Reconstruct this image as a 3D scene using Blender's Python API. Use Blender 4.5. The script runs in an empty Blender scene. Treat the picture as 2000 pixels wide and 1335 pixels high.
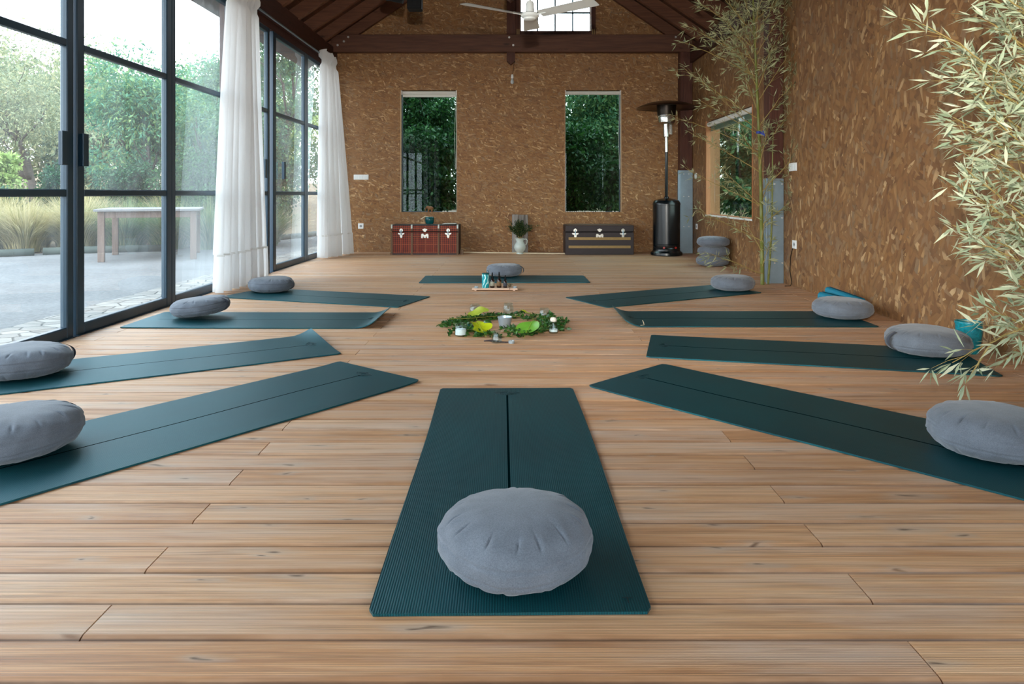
import bpy, math, random
import numpy as np
from mathutils import Vector, Matrix, Euler, Quaternion
PI = math.pi
D = bpy.data
SC = bpy.context.scene
COL = SC.collection

# ------------------------------------------------------------------ camera
F, H, HY = 1365.0, 0.955, 378.0            # focal length in px, eye height, horizon row
cam_d = D.cameras.new('camera'); cam_d.sensor_width = 36; cam_d.lens = F / 2000 * 36
cam_d.shift_y = -(667.5 - HY) / 2000
cam_d.clip_start = .05; cam_d.clip_end = 300
cam = D.objects.new('camera', cam_d); COL.objects.link(cam)
cam.location = (0, 0, H); cam.rotation_euler = (PI / 2, 0, 0)
SC.camera = cam
SC.view_settings.view_transform = 'Standard'; SC.view_settings.look = 'None'
SC.view_settings.gamma = 1; SC.view_settings.use_curve_mapping = False
SC.view_settings.exposure = 0.9

# ------------------------------------------------------------------ sky and lamps
SKY = 4.0
w = D.worlds.new('world'); SC.world = w; w.use_nodes = True
wn = w.node_tree; wn.nodes.clear()
o_ = wn.nodes.new('ShaderNodeOutputWorld'); b_ = wn.nodes.new('ShaderNodeBackground')
tc = wn.nodes.new('ShaderNodeTexCoord'); sp = wn.nodes.new('ShaderNodeSeparateXYZ'); rp = wn.nodes.new('ShaderNodeValToRGB')
wn.links.new(tc.outputs['Generated'], sp.inputs[0]); wn.links.new(sp.outputs['Z'], rp.inputs[0])
rp.color_ramp.elements[0].position = 0.0; rp.color_ramp.elements[0].color = (.98, .97, 1.0, 1)
rp.color_ramp.elements[1].position = .7; rp.color_ramp.elements[1].color = (.80, .93, 1.08, 1)
wn.links.new(rp.outputs[0], b_.inputs[0]); b_.inputs[1].default_value = SKY
wn.links.new(b_.outputs[0], o_.inputs[0])
fl = D.lights.new('camera_flash', 'SPOT'); fl.energy = 470; fl.shadow_soft_size = .04; fl.spot_size = math.radians(86); fl.spot_blend = .7; fl.color = (1, .94, .84)
flo = D.objects.new('camera_flash', fl); COL.objects.link(flo); flo.location = (0.0, .0, 1.36); flo.rotation_euler = (math.radians(104), 0, math.radians(-13))

# ------------------------------------------------------------------ coordinates
def P(px, py, y): return Vector(((px - 1000) * y / F, y, H - (py - HY) * y / F))
def FL(px, py, z=0.0):
    y = F * (H - z) / (py - HY); return Vector(((px - 1000) * y / F, y, z))

# ------------------------------------------------------------------ mesh builder
class MB:
    def __init__(s): s.v = []; s.f = []; s.m = []
    def add(s, vs, fs, mi=0):
        n = len(s.v); s.v += [tuple(v) for v in vs]; s.f += [tuple(i + n for i in f) for f in fs]; s.m += [mi] * len(fs)
        return s
    def box(s, x0, x1, y0, y1, z0, z1, mi=0):
        return s.add([(x0, y0, z0), (x1, y0, z0), (x1, y1, z0), (x0, y1, z0), (x0, y0, z1), (x1, y0, z1), (x1, y1, z1), (x0, y1, z1)],
                     [(3, 2, 1, 0), (4, 5, 6, 7), (0, 1, 5, 4), (1, 2, 6, 5), (2, 3, 7, 6), (3, 0, 4, 7)], mi)
    def bbox(s, x0, x1, y0, y1, z0, z1, b=.004, mi=0):
        # box with chamfered edges
        vs = []; 
        for z, i in ((z0, b), (z0 + b, 0), (z1 - b, 0), (z1, b)):
            a0, a1, c0, c1 = x0 + i, x1 - i, y0 + i, y1 - i
            k = b if i == 0 else 0
            if i == 0: vs += [(a0 + k, c0, z), (a1 - k, c0, z), (a1, c0 + k, z), (a1, c1 - k, z), (a1 - k, c1, z), (a0 + k, c1, z), (a0, c1 - k, z), (a0, c0 + k, z)]
            else: vs += [(a0, c0, z), (a1, c0, z), (a1, c0, z), (a1, c1, z), (a1, c1, z), (a0, c1, z), (a0, c1, z), (a0, c0, z)]
        fs = [tuple(reversed(range(8))), tuple(range(24, 32))]
        for r in range(3):
            for k in range(8):
                a = r * 8 + k; c = r * 8 + (k + 1) % 8
                fs.append((a, c, c + 8, a + 8))
        return s.add(vs, fs, mi)
    def prism(s, poly, axis, a, b, mi=0):
        n = len(poly)
        def mk(p, t):
            return (t, p[0], p[1]) if axis == 'x' else ((p[0], t, p[1]) if axis == 'y' else (p[0], p[1], t))
        vs = [mk(p, a) for p in poly] + [mk(p, b) for p in poly]
        return s.add(vs, [tuple(range(n)), tuple(reversed(range(n, 2 * n)))] + [(i, i + n, (i + 1) % n + n, (i + 1) % n) for i in range(n)], mi)
    def tube(s, path, rad, n=8, cap=True, mi=0):
        path = [Vector(p) for p in path]
        if not hasattr(rad, '__len__'): rad = [rad] * len(path)
        vs = []; up = Vector((0, 0, 1)); prev = None
        for i, p in enumerate(path):
            t = (path[min(i + 1, len(path) - 1)] - path[max(i - 1, 0)])
            t = t.normalized() if t.length > 1e-9 else Vector((0, 0, 1))
            if prev is None: a = t.cross(Vector((1, 0, 0)) if abs(t.x) < .8 else Vector((0, 1, 0))).normalized()
            else: a = (prev - t * prev.dot(t)); a = a.normalized() if a.length > 1e-6 else t.orthogonal().normalized()
            prev = a; b = t.cross(a)
            for k in range(n):
                q = 2 * PI * k / n; vs.append(p + (a * math.cos(q) + b * math.sin(q)) * rad[i])
        fs = [(i * n + k, i * n + (k + 1) % n, (i + 1) * n + (k + 1) % n, (i + 1) * n + k) for i in range(len(path) - 1) for k in range(n)]
        if cap: fs += [tuple(reversed(range(n))), tuple((len(path) - 1) * n + k for k in range(n))]
        return s.add(vs, fs, mi)
    def lathe(s, prof, n=32, o=(0, 0, 0), mi=0, mod=None):
        vs = []; o = Vector(o)
        for r, z in prof:
            for k in range(n):
                q = 2 * PI * k / n; rr = r * (mod(q, z) if mod else 1)
                vs.append((o.x + rr * math.cos(q), o.y + rr * math.sin(q), o.z + z))
        fs = [(i * n + k, i * n + (k + 1) % n, (i + 1) * n + (k + 1) % n, (i + 1) * n + k) for i in range(len(prof) - 1) for k in range(n)]
        if prof[0][0] > 1e-5: fs.append(tuple(reversed(range(n))))
        if prof[-1][0] > 1e-5: fs.append(tuple((len(prof) - 1) * n + k for k in range(n)))
        return s.add(vs, fs, mi)
    def grid(s, fn, nu, nv, mi=0, closed=False):
        vs = [fn(i / nu, j / nv) for j in range(nv + 1) for i in range(nu + 1)]
        return s.add(vs, [(j * (nu + 1) + i, j * (nu + 1) + i + 1, (j + 1) * (nu + 1) + i + 1, (j + 1) * (nu + 1) + i) for j in range(nv) for i in range(nu)], mi)
    def mesh(s, name):
        me = D.meshes.new(name); me.from_pydata(s.v, [], s.f)
        if any(s.m): me.polygons.foreach_set('material_index', s.m)
        me.update(); return me
    def build(s, name, mat, parent=None, smooth=False, angle=None):
        me = s.mesh(name)
        for m in (mat if isinstance(mat, (list, tuple)) else [mat]): me.materials.append(m)
        if smooth: me.polygons.foreach_set('use_smooth', [True] * len(me.polygons))
        o = D.objects.new(name, me); COL.objects.link(o)
        if parent: o.parent = parent
        if smooth and angle:
            try: me.set_sharp_from_angle(angle=math.radians(angle))
            except Exception: pass
        return o

def npmesh(name, V, Fq, mat, parent=None, smooth=False):
    """V (n,3), Fq (m,k) fast mesh"""
    me = D.meshes.new(name); V = np.asarray(V, np.float32); Fq = np.asarray(Fq, np.int32); k = Fq.shape[1]
    me.vertices.add(len(V)); me.vertices.foreach_set('co', V.ravel())
    me.loops.add(Fq.size); me.loops.foreach_set('vertex_index', Fq.ravel())
    me.polygons.add(len(Fq)); me.polygons.foreach_set('loop_start', np.arange(0, Fq.size, k, dtype=np.int32))
    if smooth: me.polygons.foreach_set('use_smooth', np.ones(len(Fq), bool))
    me.update(calc_edges=True); me.validate()
    me.materials.append(mat); o = D.objects.new(name, me); COL.objects.link(o)
    if parent: o.parent = parent
    return o

def tag(o, label=None, cat=None, group=None, kind=None):
    if label: o['label'] = label
    if cat: o['category'] = cat
    if group: o['group'] = group
    if kind: o['kind'] = kind
    return o
def thing(name, label, cat, loc=(0, 0, 0), rotz=0, group=None, kind=None):
    o = D.objects.new(name, None); COL.objects.link(o); o.location = loc; o.rotation_euler = (0, 0, rotz); o.empty_display_size = .1
    return tag(o, label, cat, group, kind)

# ------------------------------------------------------------------ materials
class NT:
    def __init__(s, name):
        s.mat = D.materials.new(name); s.mat.use_nodes = True; s.t = s.mat.node_tree; s.t.nodes.clear()
        s.out = s.t.nodes.new('ShaderNodeOutputMaterial')
    def n(s, typ, ins=None, **kw):
        nd = s.t.nodes.new('ShaderNode' + typ)
        for k, v in kw.items(): setattr(nd, k, v)
        for k, v in (ins or {}).items():
            if hasattr(v, 'is_linked') or isinstance(v, bpy.types.NodeSocket): s.t.links.new(v, nd.inputs[k])
            else: nd.inputs[k].default_value = v
        return nd
    def math(s, op, a, b=0.0, c=0.0, clamp=False):
        return s.n('Math', {0: a, 1: b, 2: c}, operation=op, use_clamp=clamp).outputs[0]
    def mix(s, f, a, b, blend='MIX'):
        nd = s.t.nodes.new('ShaderNodeMix'); nd.data_type = 'RGBA'; nd.blend_type = blend
        for k, v in ((0, f), (6, a), (7, b)):
            if isinstance(v, bpy.types.NodeSocket): s.t.links.new(v, nd.inputs[k])
            else: nd.inputs[k].default_value = v if k == 0 else (tuple(v) + (1,))[:4]
        return nd.outputs[2]
    def ramp(s, f, stops, interp='LINEAR'):
        nd = s.t.nodes.new('ShaderNodeValToRGB'); cr = nd.color_ramp; cr.interpolation = interp
        while len(cr.elements) < len(stops): cr.elements.new(.5)
        for e, (p, c) in zip(cr.elements, stops): e.position = p; e.color = (tuple(c) + (1,))[:4]
        s.t.links.new(f, nd.inputs[0]); return nd.outputs[0]
    def obj(s): return s.n('TexCoord').outputs['Object']
    def sep(s, v): return s.n('SeparateXYZ', {0: v}).outputs
    def comb(s, x, y, z=0.0): return s.n('CombineXYZ', {0: x, 1: y, 2: z}).outputs[0]
    def mapv(s, v, scale=(1, 1, 1), rot=(0, 0, 0), loc=(0, 0, 0)):
        return s.n('Mapping', {'Vector': v, 'Scale': scale, 'Rotation': rot, 'Location': loc}).outputs[0]
    def noise(s, v, scale=5, detail=3, rough=.5, dist=0): return s.n('TexNoise', {'Vector': v, 'Scale': scale, 'Detail': detail, 'Roughness': rough, 'Distortion': dist}).outputs['Fac']
    def bump(s, h, strength=.3, dist=.005, normal=None):
        ins = {'Height': h, 'Strength': strength, 'Distance': dist}
        if normal is not None: ins['Normal'] = normal
        return s.n('Bump', ins).outputs[0]
    def finish(s, color, rough=.5, metal=0.0, normal=None, spec=.5, **extra):
        ins = {'Base Color': color if isinstance(color, bpy.types.NodeSocket) else (tuple(color) + (1,))[:4], 'Roughness': rough, 'Metallic': metal, 'Specular IOR Level': spec}
        if normal is not None: ins['Normal'] = normal
        ins.update(extra)
        b = s.n('BsdfPrincipled', ins); s.t.links.new(b.outputs[0], s.out.inputs[0]); return s.mat

def srgb(r, g, b):
    f = lambda c: (c / 255 / 12.92) if c <= 10.3 else ((c / 255 + .055) / 1.055) ** 2.4
    return (f(r), f(g), f(b))

def simple(name, rgb, rough=.5, metal=0.0, spec=.5, nscale=0, namt=.15, bump=0, **kw):
    t = NT(name); c = srgb(*rgb)
    if nscale:
        nz = t.noise(t.obj(), nscale, 4, .6)
        col = t.mix(nz, tuple(x * (1 - namt) for x in c), tuple(min(1, x * (1 + namt)) for x in c))
        nrm = t.bump(nz, bump, .002) if bump else None
        return t.finish(col, rough, metal, nrm, spec, **kw)
    return t.finish(c, rough, metal, None, spec, **kw)

def osb(name, ax, bias, scale=1.0, bright=1.0, soft=.2, spread=1.0, ak=1.0):
    """strand board: ax = the two object axes of the face, bias = main strand direction (radians)"""
    t = NT(name); ob = t.sep(t.obj()); base = t.comb(ob[ax[0]], ob[ax[1]], 0)
    wob = t.n('TexNoise', {'Vector': base, 'Scale': 3.0 * scale, 'Detail': 2.0}).outputs['Color']
    base = t.n('VectorMath', {0: base, 1: t.n('VectorMath', {0: wob, 1: (.05, .05, 0)}, operation='MULTIPLY').outputs[0]}, operation='ADD').outputs[0]
    pal = [(0, srgb(106, 72, 46)), (.2, srgb(130, 90, 56)), (.42, srgb(146, 104, 62)), (.58, srgb(132, 96, 64)), (.70, srgb(160, 120, 78)), (.82, srgb(134, 112, 92)), (.92, srgb(176, 134, 88)), (1, srgb(214, 182, 142))]
    col = None; hgt = None
    rnd = random.Random(3)
    layers = [(0.15, 12, 3.2, 0), (1.45, 16, 3.5, .35), (-.6, 20, 4.0, .45), (.75, 22, 4.5, .5), (2.4, 26, 5, .55), (.05, 26, 6, .62), (1.1, 28, 4.5, .64), (-.25, 30, 4.5, .68), (.4, 36, 4.5, .74)]
    for i, (ang, sc, asp, thr) in enumerate(layers):
        a = bias + ang * (.8 if i % 3 else 1) * spread; asp = asp * ak
        v = t.mapv(base, (1, 1, 1), (0, 0, a), (rnd.random() * 9, rnd.random() * 9, 0))
        v2 = t.mapv(v, (sc * scale / asp * 1.5, sc * scale * 1.5, 1))
        vo = t.n('TexVoronoi', {'Vector': v2, 'Scale': 1.0, 'Randomness': 1.0}, voronoi_dimensions='2D', distance='CHEBYCHEV')
        c = t.sep(vo.outputs['Color'])
        gr = t.noise(t.mapv(v, (8 * scale, 260 * scale, 1)), 1, 2, .5)
        cc = t.ramp(c[0], pal)
        cc = t.mix(t.math('MULTIPLY', gr, .55), cc, t.mix(1.0, cc, (.52, .45, .40), 'MULTIPLY'))
        if i > 5: cc = t.mix(.3, cc, srgb(140, 100, 66))
        h = t.math('ADD', t.math('MULTIPLY', c[1], .8), t.math('MULTIPLY', gr, .25))
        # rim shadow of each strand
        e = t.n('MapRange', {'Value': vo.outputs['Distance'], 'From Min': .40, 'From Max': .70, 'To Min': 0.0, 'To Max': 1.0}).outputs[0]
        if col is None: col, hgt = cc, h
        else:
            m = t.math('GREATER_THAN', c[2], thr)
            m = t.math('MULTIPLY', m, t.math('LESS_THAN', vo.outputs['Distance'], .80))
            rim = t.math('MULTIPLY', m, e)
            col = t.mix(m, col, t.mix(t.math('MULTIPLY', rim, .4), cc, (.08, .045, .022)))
            hgt = t.n('Mix', {0: m, 2: hgt, 3: h}).outputs[0]
    big = t.noise(base, 1.1, 3, .6)
    col = t.mix(t.n('MapRange', {'Value': big, 'From Min': .35, 'From Max': .7, 'To Min': 0.0, 'To Max': .35}).outputs[0], col, t.mix(.5, col, srgb(120, 104, 92)))
    col = t.mix(soft, col, srgb(136, 100, 68))
    col = t.mix(1.0, col, (bright, bright * .985, bright * .9), 'MULTIPLY')
    return t.finish(col, .62, 0, t.bump(hgt, .45, .0025), .3)

def wood(name, c0, c1, axis=0, scale=1.0, rough=.6, knots=True, ribs=False, spec=.3):
    t = NT(name); o = t.obj(); s = [18.0, 18.0, 18.0]; s[axis] = 1.3
    v = t.mapv(o, tuple(x * scale for x in s)); g = t.noise(v, 1.5, 5, .65, .6)
    s2 = [90.0, 90.0, 90.0]; s2[axis] = 2.5; g2 = t.noise(t.mapv(o, tuple(x * scale for x in s2)), 1.5, 2, .5)
    rnd = t.n('NewGeometry').outputs['Random Per Island']
    f = t.math('ADD', t.math('MULTIPLY', g, .75), t.math('MULTIPLY', g2, .35)); f = t.math('ADD', f, t.math('MULTIPLY', rnd, .25)); f = t.math('SUBTRACT', f, .2)
    col = t.ramp(f, [(.25, srgb(*c0)), (.75, srgb(*c1))])
    if knots:
        ks = [5.0, 5.0, 5.0]; ks[axis] = 1.6
        vo = t.n('TexVoronoi', {'Vector': t.mapv(o, tuple(x * scale for x in ks)), 'Scale': 1.0}).outputs['Distance']
        k = t.n('MapRange', {'Value': vo, 'From Min': .04, 'From Max': .12, 'To Min': .75, 'To Max': 0.0}).outputs[0]
        col = t.mix(k, col, tuple(x * .3 for x in srgb(*c0)))
    return t.finish(col, rough, 0, t.bump(f, .25, .003), spec)

def floor_material():
    t = NT('decking_boards'); o = t.obj(); x, y, z = t.sep(o)
    rnd = t.n('NewGeometry').outputs['Random Per Island']
    row = t.math('DIVIDE', t.math('SUBTRACT', y, 1.365), .1325)
    fr = t.math('FRACT', row)                                   # 0 at the near edge of a board
    off = t.math('MULTIPLY', rnd, 37.0)
    vx = t.comb(t.math('ADD', x, off), y, off)
    g = t.noise(t.mapv(vx, (1.1, 34, 1)), 1.3, 6, .68, .35)
    g2 = t.noise(t.mapv(vx, (2.2, 230, 1)), 1.0, 3, .6)
    f = t.math('ADD', t.math('MULTIPLY', g, .72), t.math('MULTIPLY', rnd, .16))
    col = t.ramp(f, [(.22, srgb(160, 104, 66)), (.36, srgb(208, 152, 106)), (.50, srgb(232, 182, 138)), (.68, srgb(242, 206, 172))])
    col = t.mix(t.n('MapRange', {'Value': g2, 'From Min': .50, 'From Max': .78, 'To Min': 0.0, 'To Max': .95}).outputs[0], col, srgb(132, 98, 72))
    # worn, greyed patches
    wv = t.noise(t.mapv(vx, (.7, 4.5, 1)), 1.2, 4, .65)
    worn = t.n('MapRange', {'Value': wv, 'From Min': .45, 'From Max': .72, 'To Min': 0.0, 'To Max': .6}).outputs[0]
    col = t.mix(worn, col, srgb(220, 204, 190))
    dk = t.noise(t.mapv(vx, (.8, 16, 3)), 1.7, 4, .7)
    col = t.mix(t.n('MapRange', {'Value': dk, 'From Min': .56, 'From Max': .74, 'To Min': 0.0, 'To Max': .75}).outputs[0], col, srgb(128, 86, 56))
    # knots
    kv = t.mapv(vx, (2.3, 8.5, 0)); nzk = t.n('TexNoise', {'Vector': kv, 'Scale': 2.5, 'Detail': 2.0}).outputs['Color']
    kv = t.n('VectorMath', {0: kv, 1: t.n('VectorMath', {0: nzk, 1: (.5, .5, 0)}, operation='MULTIPLY').outputs[0]}, operation='ADD').outputs[0]
    vo = t.n('TexVoronoi', {'Vector': kv, 'Scale': 1.0}, voronoi_dimensions='2D'); cs = t.sep(vo.outputs['Color']); sel = t.math('GREATER_THAN', cs[0], .3)
    ksz = t.n('MapRange', {'Value': cs[1], 'To Min': 1.0, 'To Max': 2.6}).outputs[0]
    d = t.math('MULTIPLY', vo.outputs['Distance'], ksz)
    halo = t.math('MULTIPLY', sel, t.n('MapRange', {'Value': d, 'From Min': .05, 'From Max': .34, 'To Min': .5, 'To Max': 0.0}).outputs[0])
    core = t.math('MULTIPLY', sel, t.n('MapRange', {'Value': d, 'From Min': .02, 'From Max': .085, 'To Min': .85, 'To Max': 0.0}).outputs[0])
    col = t.mix(halo, col, srgb(190, 178, 164)); col = t.mix(core, col, srgb(62, 42, 30))
    # sloping near edge: smooth and browner, darkest along the joint
    ed = t.n('MapRange', {'Value': fr, 'From Min': .12, 'From Max': .17, 'To Min': 1.0, 'To Max': 0.0}).outputs[0]
    ev = t.noise(t.mapv(vx, (1.2, 4, 1)), 2.0, 4, .65)
    col = t.mix(t.math('MULTIPLY', ed, t.n('MapRange', {'Value': ev, 'From Min': .3, 'From Max': .65, 'To Min': .3, 'To Max': .9}).outputs[0]), col, srgb(156, 112, 78))
    e2 = t.math('MAXIMUM', t.n('MapRange', {'Value': fr, 'From Min': .03, 'From Max': .075, 'To Min': 1.0, 'To Max': 0.0}).outputs[0], t.n('MapRange', {'Value': fr, 'From Min': .965, 'From Max': .99, 'To Min': 0.0, 'To Max': 1.0}).outputs[0])
    col = t.mix(t.math('MULTIPLY', e2, t.n('MapRange', {'Value': ev, 'From Min': .25, 'From Max': .7, 'To Min': .45, 'To Max': 1.0}).outputs[0]), col, srgb(66, 44, 32))
    # ribs
    w = t.math('SINE', t.math('MULTIPLY', y, 2 * PI / .0053))
    rib = t.math('MULTIPLY', t.math('ADD', t.math('MULTIPLY', w, .5), .5), t.math('SUBTRACT', 1.0, ed))
    col = t.mix(t.math('MULTIPLY', t.math('SUBTRACT', 1.0, rib), t.math('MULTIPLY', t.math('SUBTRACT', 1.0, ed), .55)), col, srgb(150, 116, 88))
    hgt = t.math('ADD', t.math('MULTIPLY', rib, .6), t.math('MULTIPLY', g2, .5))
    rough = t.n('MapRange', {'Value': g, 'To Min': .42, 'To Max': .58}).outputs[0]
    return t.finish(col, rough, 0, t.bump(hgt, .4, .0018), .5)

def leafmat(name, cols, trans=.35, rough=.55):
    t = NT(name); r = t.n('NewGeometry').outputs['Random Per Island']
    nz = t.noise(t.n('NewGeometry').outputs['Position'], 1.3, 2)
    f = t.math('ADD', t.math('MULTIPLY', r, .75), t.math('MULTIPLY', nz, .35))
    n = len(cols); col = t.ramp(f, [(i / max(1, n - 1), srgb(*c)) for i, c in enumerate(cols)])
    b = t.n('BsdfPrincipled', {'Base Color': col, 'Roughness': rough, 'Specular IOR Level': .35})
    tr = t.n('BsdfTranslucent', {'Color': col}); m = t.n('MixShader', {0: trans, 1: b.outputs[0], 2: tr.outputs[0]})
    t.t.links.new(m.outputs[0], t.out.inputs[0]); return t.mat

def glassmat(name, tint=(.86, .96, .96), f0=.045, haze=0.0, boost=1.0, gcol=(.9, .97, 1)):
    t = NT(name)
    fc = t.n('LayerWeight', {'Blend': .5}).outputs['Facing']
    fr = t.math('MULTIPLY', t.math('ADD', t.math('MULTIPLY', t.math('POWER', fc, 5.0), 1 - f0), f0), boost, clamp=True)
    tr = t.n('BsdfTransparent', {'Color': tint + (1,)}); gl = t.n('BsdfGlossy', {'Color': gcol + (1,), 'Roughness': 0.0})
    m = t.n('MixShader', {0: fr, 1: tr.outputs[0], 2: gl.outputs[0]}).outputs[0]
    if haze:  # painted milky haze stands in for reflections on the panes
        o = t.obj(); nz = t.noise(t.mapv(o, (1, 1.2, .5)), 2.2, 5, .7); f = t.n('MapRange', {'Value': nz, 'From Min': .35, 'From Max': .75, 'To Min': haze * .25, 'To Max': haze}).outputs[0]
        df = t.n('BsdfDiffuse', {'Color': (.75, .85, .88, 1)}); dt = t.n('BsdfTranslucent', {'Color': (.75, .88, .92, 1)})
        dd = t.n('MixShader', {0: .5, 1: df.outputs[0], 2: dt.outputs[0]}).outputs[0]
        m = t.n('MixShader', {0: f, 1: m, 2: dd}).outputs[0]
    t.t.links.new(m, t.out.inputs[0]); return t.mat

def fabric(name, rgb, scale=900, rough=.9, trans=0.0, var=.08):
    t = NT(name); o = t.obj(); n1 = t.noise(o, scale * .5, 2, .7); n2 = t.noise(o, 14, 3); c = srgb(*rgb)
    f = t.math('ADD', t.math('MULTIPLY', n1, .7), t.math('MULTIPLY', n2, .3))
    col = t.ramp(f, [(.3, tuple(x * (1 - var * 2.2) for x in c)), (.7, tuple(min(1, x * (1 + var * 2.2)) for x in c))])
    ins = {'Base Color': col, 'Roughness': rough, 'Specular IOR Level': .15, 'Sheen Weight': .25, 'Sheen Roughness': .5, 'Normal': t.bump(n1, .25, .001)}
    b = t.n('BsdfPrincipled', ins)
    if trans:
        tr = t.n('BsdfTranslucent', {'Color': c + (1,)}); m = t.n('MixShader', {0: trans, 1: b.outputs[0], 2: tr.outputs[0]}); t.t.links.new(m.outputs[0], t.out.inputs[0])
    else: t.t.links.new(b.outputs[0], t.out.inputs[0])
    return t.mat

def matmat():
    t = NT('ribbed_green_foam'); o = t.obj(); x, y, z = t.sep(o)
    rx = t.math('ADD', t.math('MULTIPLY', t.math('SINE', t.math('MULTIPLY', x, 2 * PI / .0062)), .5), .5)
    n1 = t.noise(o, 350, 2, .6); n2 = t.noise(t.mapv(o, (2.5, 1.2, 1)), 2.0, 3, .6)
    rx = t.math('POWER', rx, .8)
    line = t.math('MULTIPLY', t.math('LESS_THAN', t.math('ABSOLUTE', x), .0042), t.math('LESS_THAN', t.math('ABSOLUTE', y), .80))
    h = t.math('SUBTRACT', t.math('ADD', rx, t.math('MULTIPLY', n1, .9)), t.math('MULTIPLY', line, 4.0))
    f = t.math('ADD', t.math('MULTIPLY', rx, .5), t.math('MULTIPLY', n2, .5))
    col = t.ramp(f, [(.1, srgb(1, 26, 28)), (.5, srgb(3, 50, 54)), (.9, srgb(7, 74, 78))])
    col = t.mix(t.math('MULTIPLY', line, .9), col, srgb(1, 10, 12))
    return t.finish(col, .46, 0, t.bump(h, .6, .0009), t.math('SUBTRACT', 1.0, line), **{'Specular Tint': (.25, .78, 1, 1)})

def plaid():
    t = NT('red_plaid_cloth'); x, y, z = t.sep(t.obj())
    def st(v, p, th): return t.math('GREATER_THAN', t.math('SINE', t.math('MULTIPLY', v, 2 * PI / p)), th)
    dark = t.math('MULTIPLY', t.math('ADD', st(x, .032, 0.1), st(z, .032, .1)), .5); thin = t.math('MAXIMUM', st(x, .128, .93), st(z, .128, .93))
    nz = t.noise(t.obj(), 9, 4, .6)
    col = t.mix(dark, srgb(138, 50, 24), srgb(54, 16, 10)); col = t.mix(t.math('MULTIPLY', thin, .15), col, srgb(206, 120, 70))
    col = t.mix(t.n('MapRange', {'Value': nz, 'From Min': .5, 'From Max': .7, 'To Max': .5}).outputs[0], col, srgb(70, 28, 22))
    return t.finish(col, .5, 0, t.bump(nz, .3, .01), .3)

def gravelmat(name, c0, c1, sc=60, cob=False):
    t = NT(name); o = t.obj()
    if cob:
        vo = t.n('TexVoronoi', {'Vector': t.mapv(o, (6, 7.5, 0)), 'Scale': 1.0}, voronoi_dimensions='2D', feature='DISTANCE_TO_EDGE').outputs['Distance']
        vc = t.n('TexVoronoi', {'Vector': t.mapv(o, (6, 7.5, 0)), 'Scale': 1.0}, voronoi_dimensions='2D').outputs['Color']
        j = t.n('MapRange', {'Value': vo, 'From Min': .02, 'From Max': .07}).outputs[0]
        col = t.mix(j, srgb(62, 60, 56), t.mix(t.sep(vc)[0], srgb(*c0), srgb(*c1)))
        return t.finish(col, .8, 0, t.bump(j, .6, .02), .3)
    n1 = t.noise(o, sc, 4, .7); n2 = t.noise(o, .8, 4, .6); f = t.math('ADD', t.math('MULTIPLY', n1, .6), t.math('MULTIPLY', n2, .4))
    return t.finish(t.ramp(f, [(.3, srgb(*c0)), (.7, srgb(*c1))]), .9, 0, t.bump(n1, .6, .02), .2)

M = {}
M['osb_back'] = osb('strand_board_back', (0, 2), .1, 1.15, 1.2, .12)
M['osb_right'] = osb('strand_board_right', (1, 2), 1.25, .62, 1.0, .05, 1.35, .72)
M['floor'] = floor_material()
M['beam_x'] = wood('stained_beam_across', (64, 38, 28), (108, 70, 52), 0)
M['beam_y'] = wood('stained_beam_along', (46, 24, 18), (84, 48, 36), 1)
M['beam_z'] = wood('stained_beam_upright', (60, 32, 25), (100, 60, 46), 2)
M['rafter'] = wood('stained_rafter', (72, 44, 32), (118, 76, 54), 0)
M['roofboard'] = wood('roof_boarding', (54, 32, 22), (90, 56, 38), 1)
M['pine'] = wood('pale_pine', (150, 98, 64), (184, 132, 92), 2)
M['frame'] = simple('blue_black_steel', (18, 52, 70), .36, .1, .6)
M['glass'] = glassmat('window_glass', (.87, .955, .96), .045, .14, 1.8)
M['glass2'] = glassmat('dark_window_glass', (.36, .48, .43), .022, 0.0, 1.0)
M['jarglass'] = glassmat('jar_glass', (.90, .94, .94), .04, 0.0, .9)
M['curtain'] = fabric('white_curtain_cloth', (240, 239, 238), 500, .9, .42, .01)
M['hemseam'] = simple('hem_seam_thread', (218, 215, 210), .9)
M['mat'] = matmat()
M['mark'] = simple('dark_embossing', (6, 34, 38), .5)
M['cushion'] = fabric('grey_wool_cloth', (103, 109, 118), 700, .95, 0, .14)
M['strap'] = fabric('dark_grey_webbing', (62, 64, 72), 600, .8)
M['steel'] = simple('galvanised_steel', (150, 172, 186), .42, .75, .5, 9, .2)
M['steelrust'] = M['steel']
M['bolt'] = simple('zinc_bolt', (215, 215, 210), .35, .8)
M['white'] = simple('white_plastic', (232, 232, 230), .35)
M['fanwhite'] = simple('white_enamel', (222, 226, 224), .4)
M['grey'] = simple('grey_plastic', (150, 152, 152), .4)
M['black'] = simple('black_plastic', (7, 7, 8), .7, 0, .2)
M['heaterblack'] = simple('glossy_black_enamel', (6, 12, 16), .26, 0, .6)
M['chrome'] = simple('brushed_steel', (200, 200, 196), .22, 1)
M['darkmetal'] = simple('burner_mesh', (52, 46, 42), .35, .9, .5, 120, .5, .5)
M['reflector'] = simple('aluminium_reflector', (120, 108, 98), .3, .95)
M['red'] = simple('red_knob', (150, 40, 30), .35)
M['blind'] = fabric('blind_cloth', (214, 212, 204), 300, .8, 0, .03)
M['pinstrip'] = simple('pale_edge', (190, 160, 130), .5)
M['plaid'] = plaid()
M['trunkwood'] = wood('trunk_slat', (82, 60, 44), (122, 94, 70), 2)
M['trunkdark'] = simple('dark_leather', (42, 31, 33), .5, 0, .4, 14, .3, .3)
M['trunkgap'] = simple('trunk_shadow_gap', (16, 12, 12), .8)
M['brass'] = simple('worn_brass_strip', (140, 112, 66), .45, .3, .5, 30, .25)
M['silver'] = simple('nickel_latch', (225, 222, 212), .25, .6)
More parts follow.
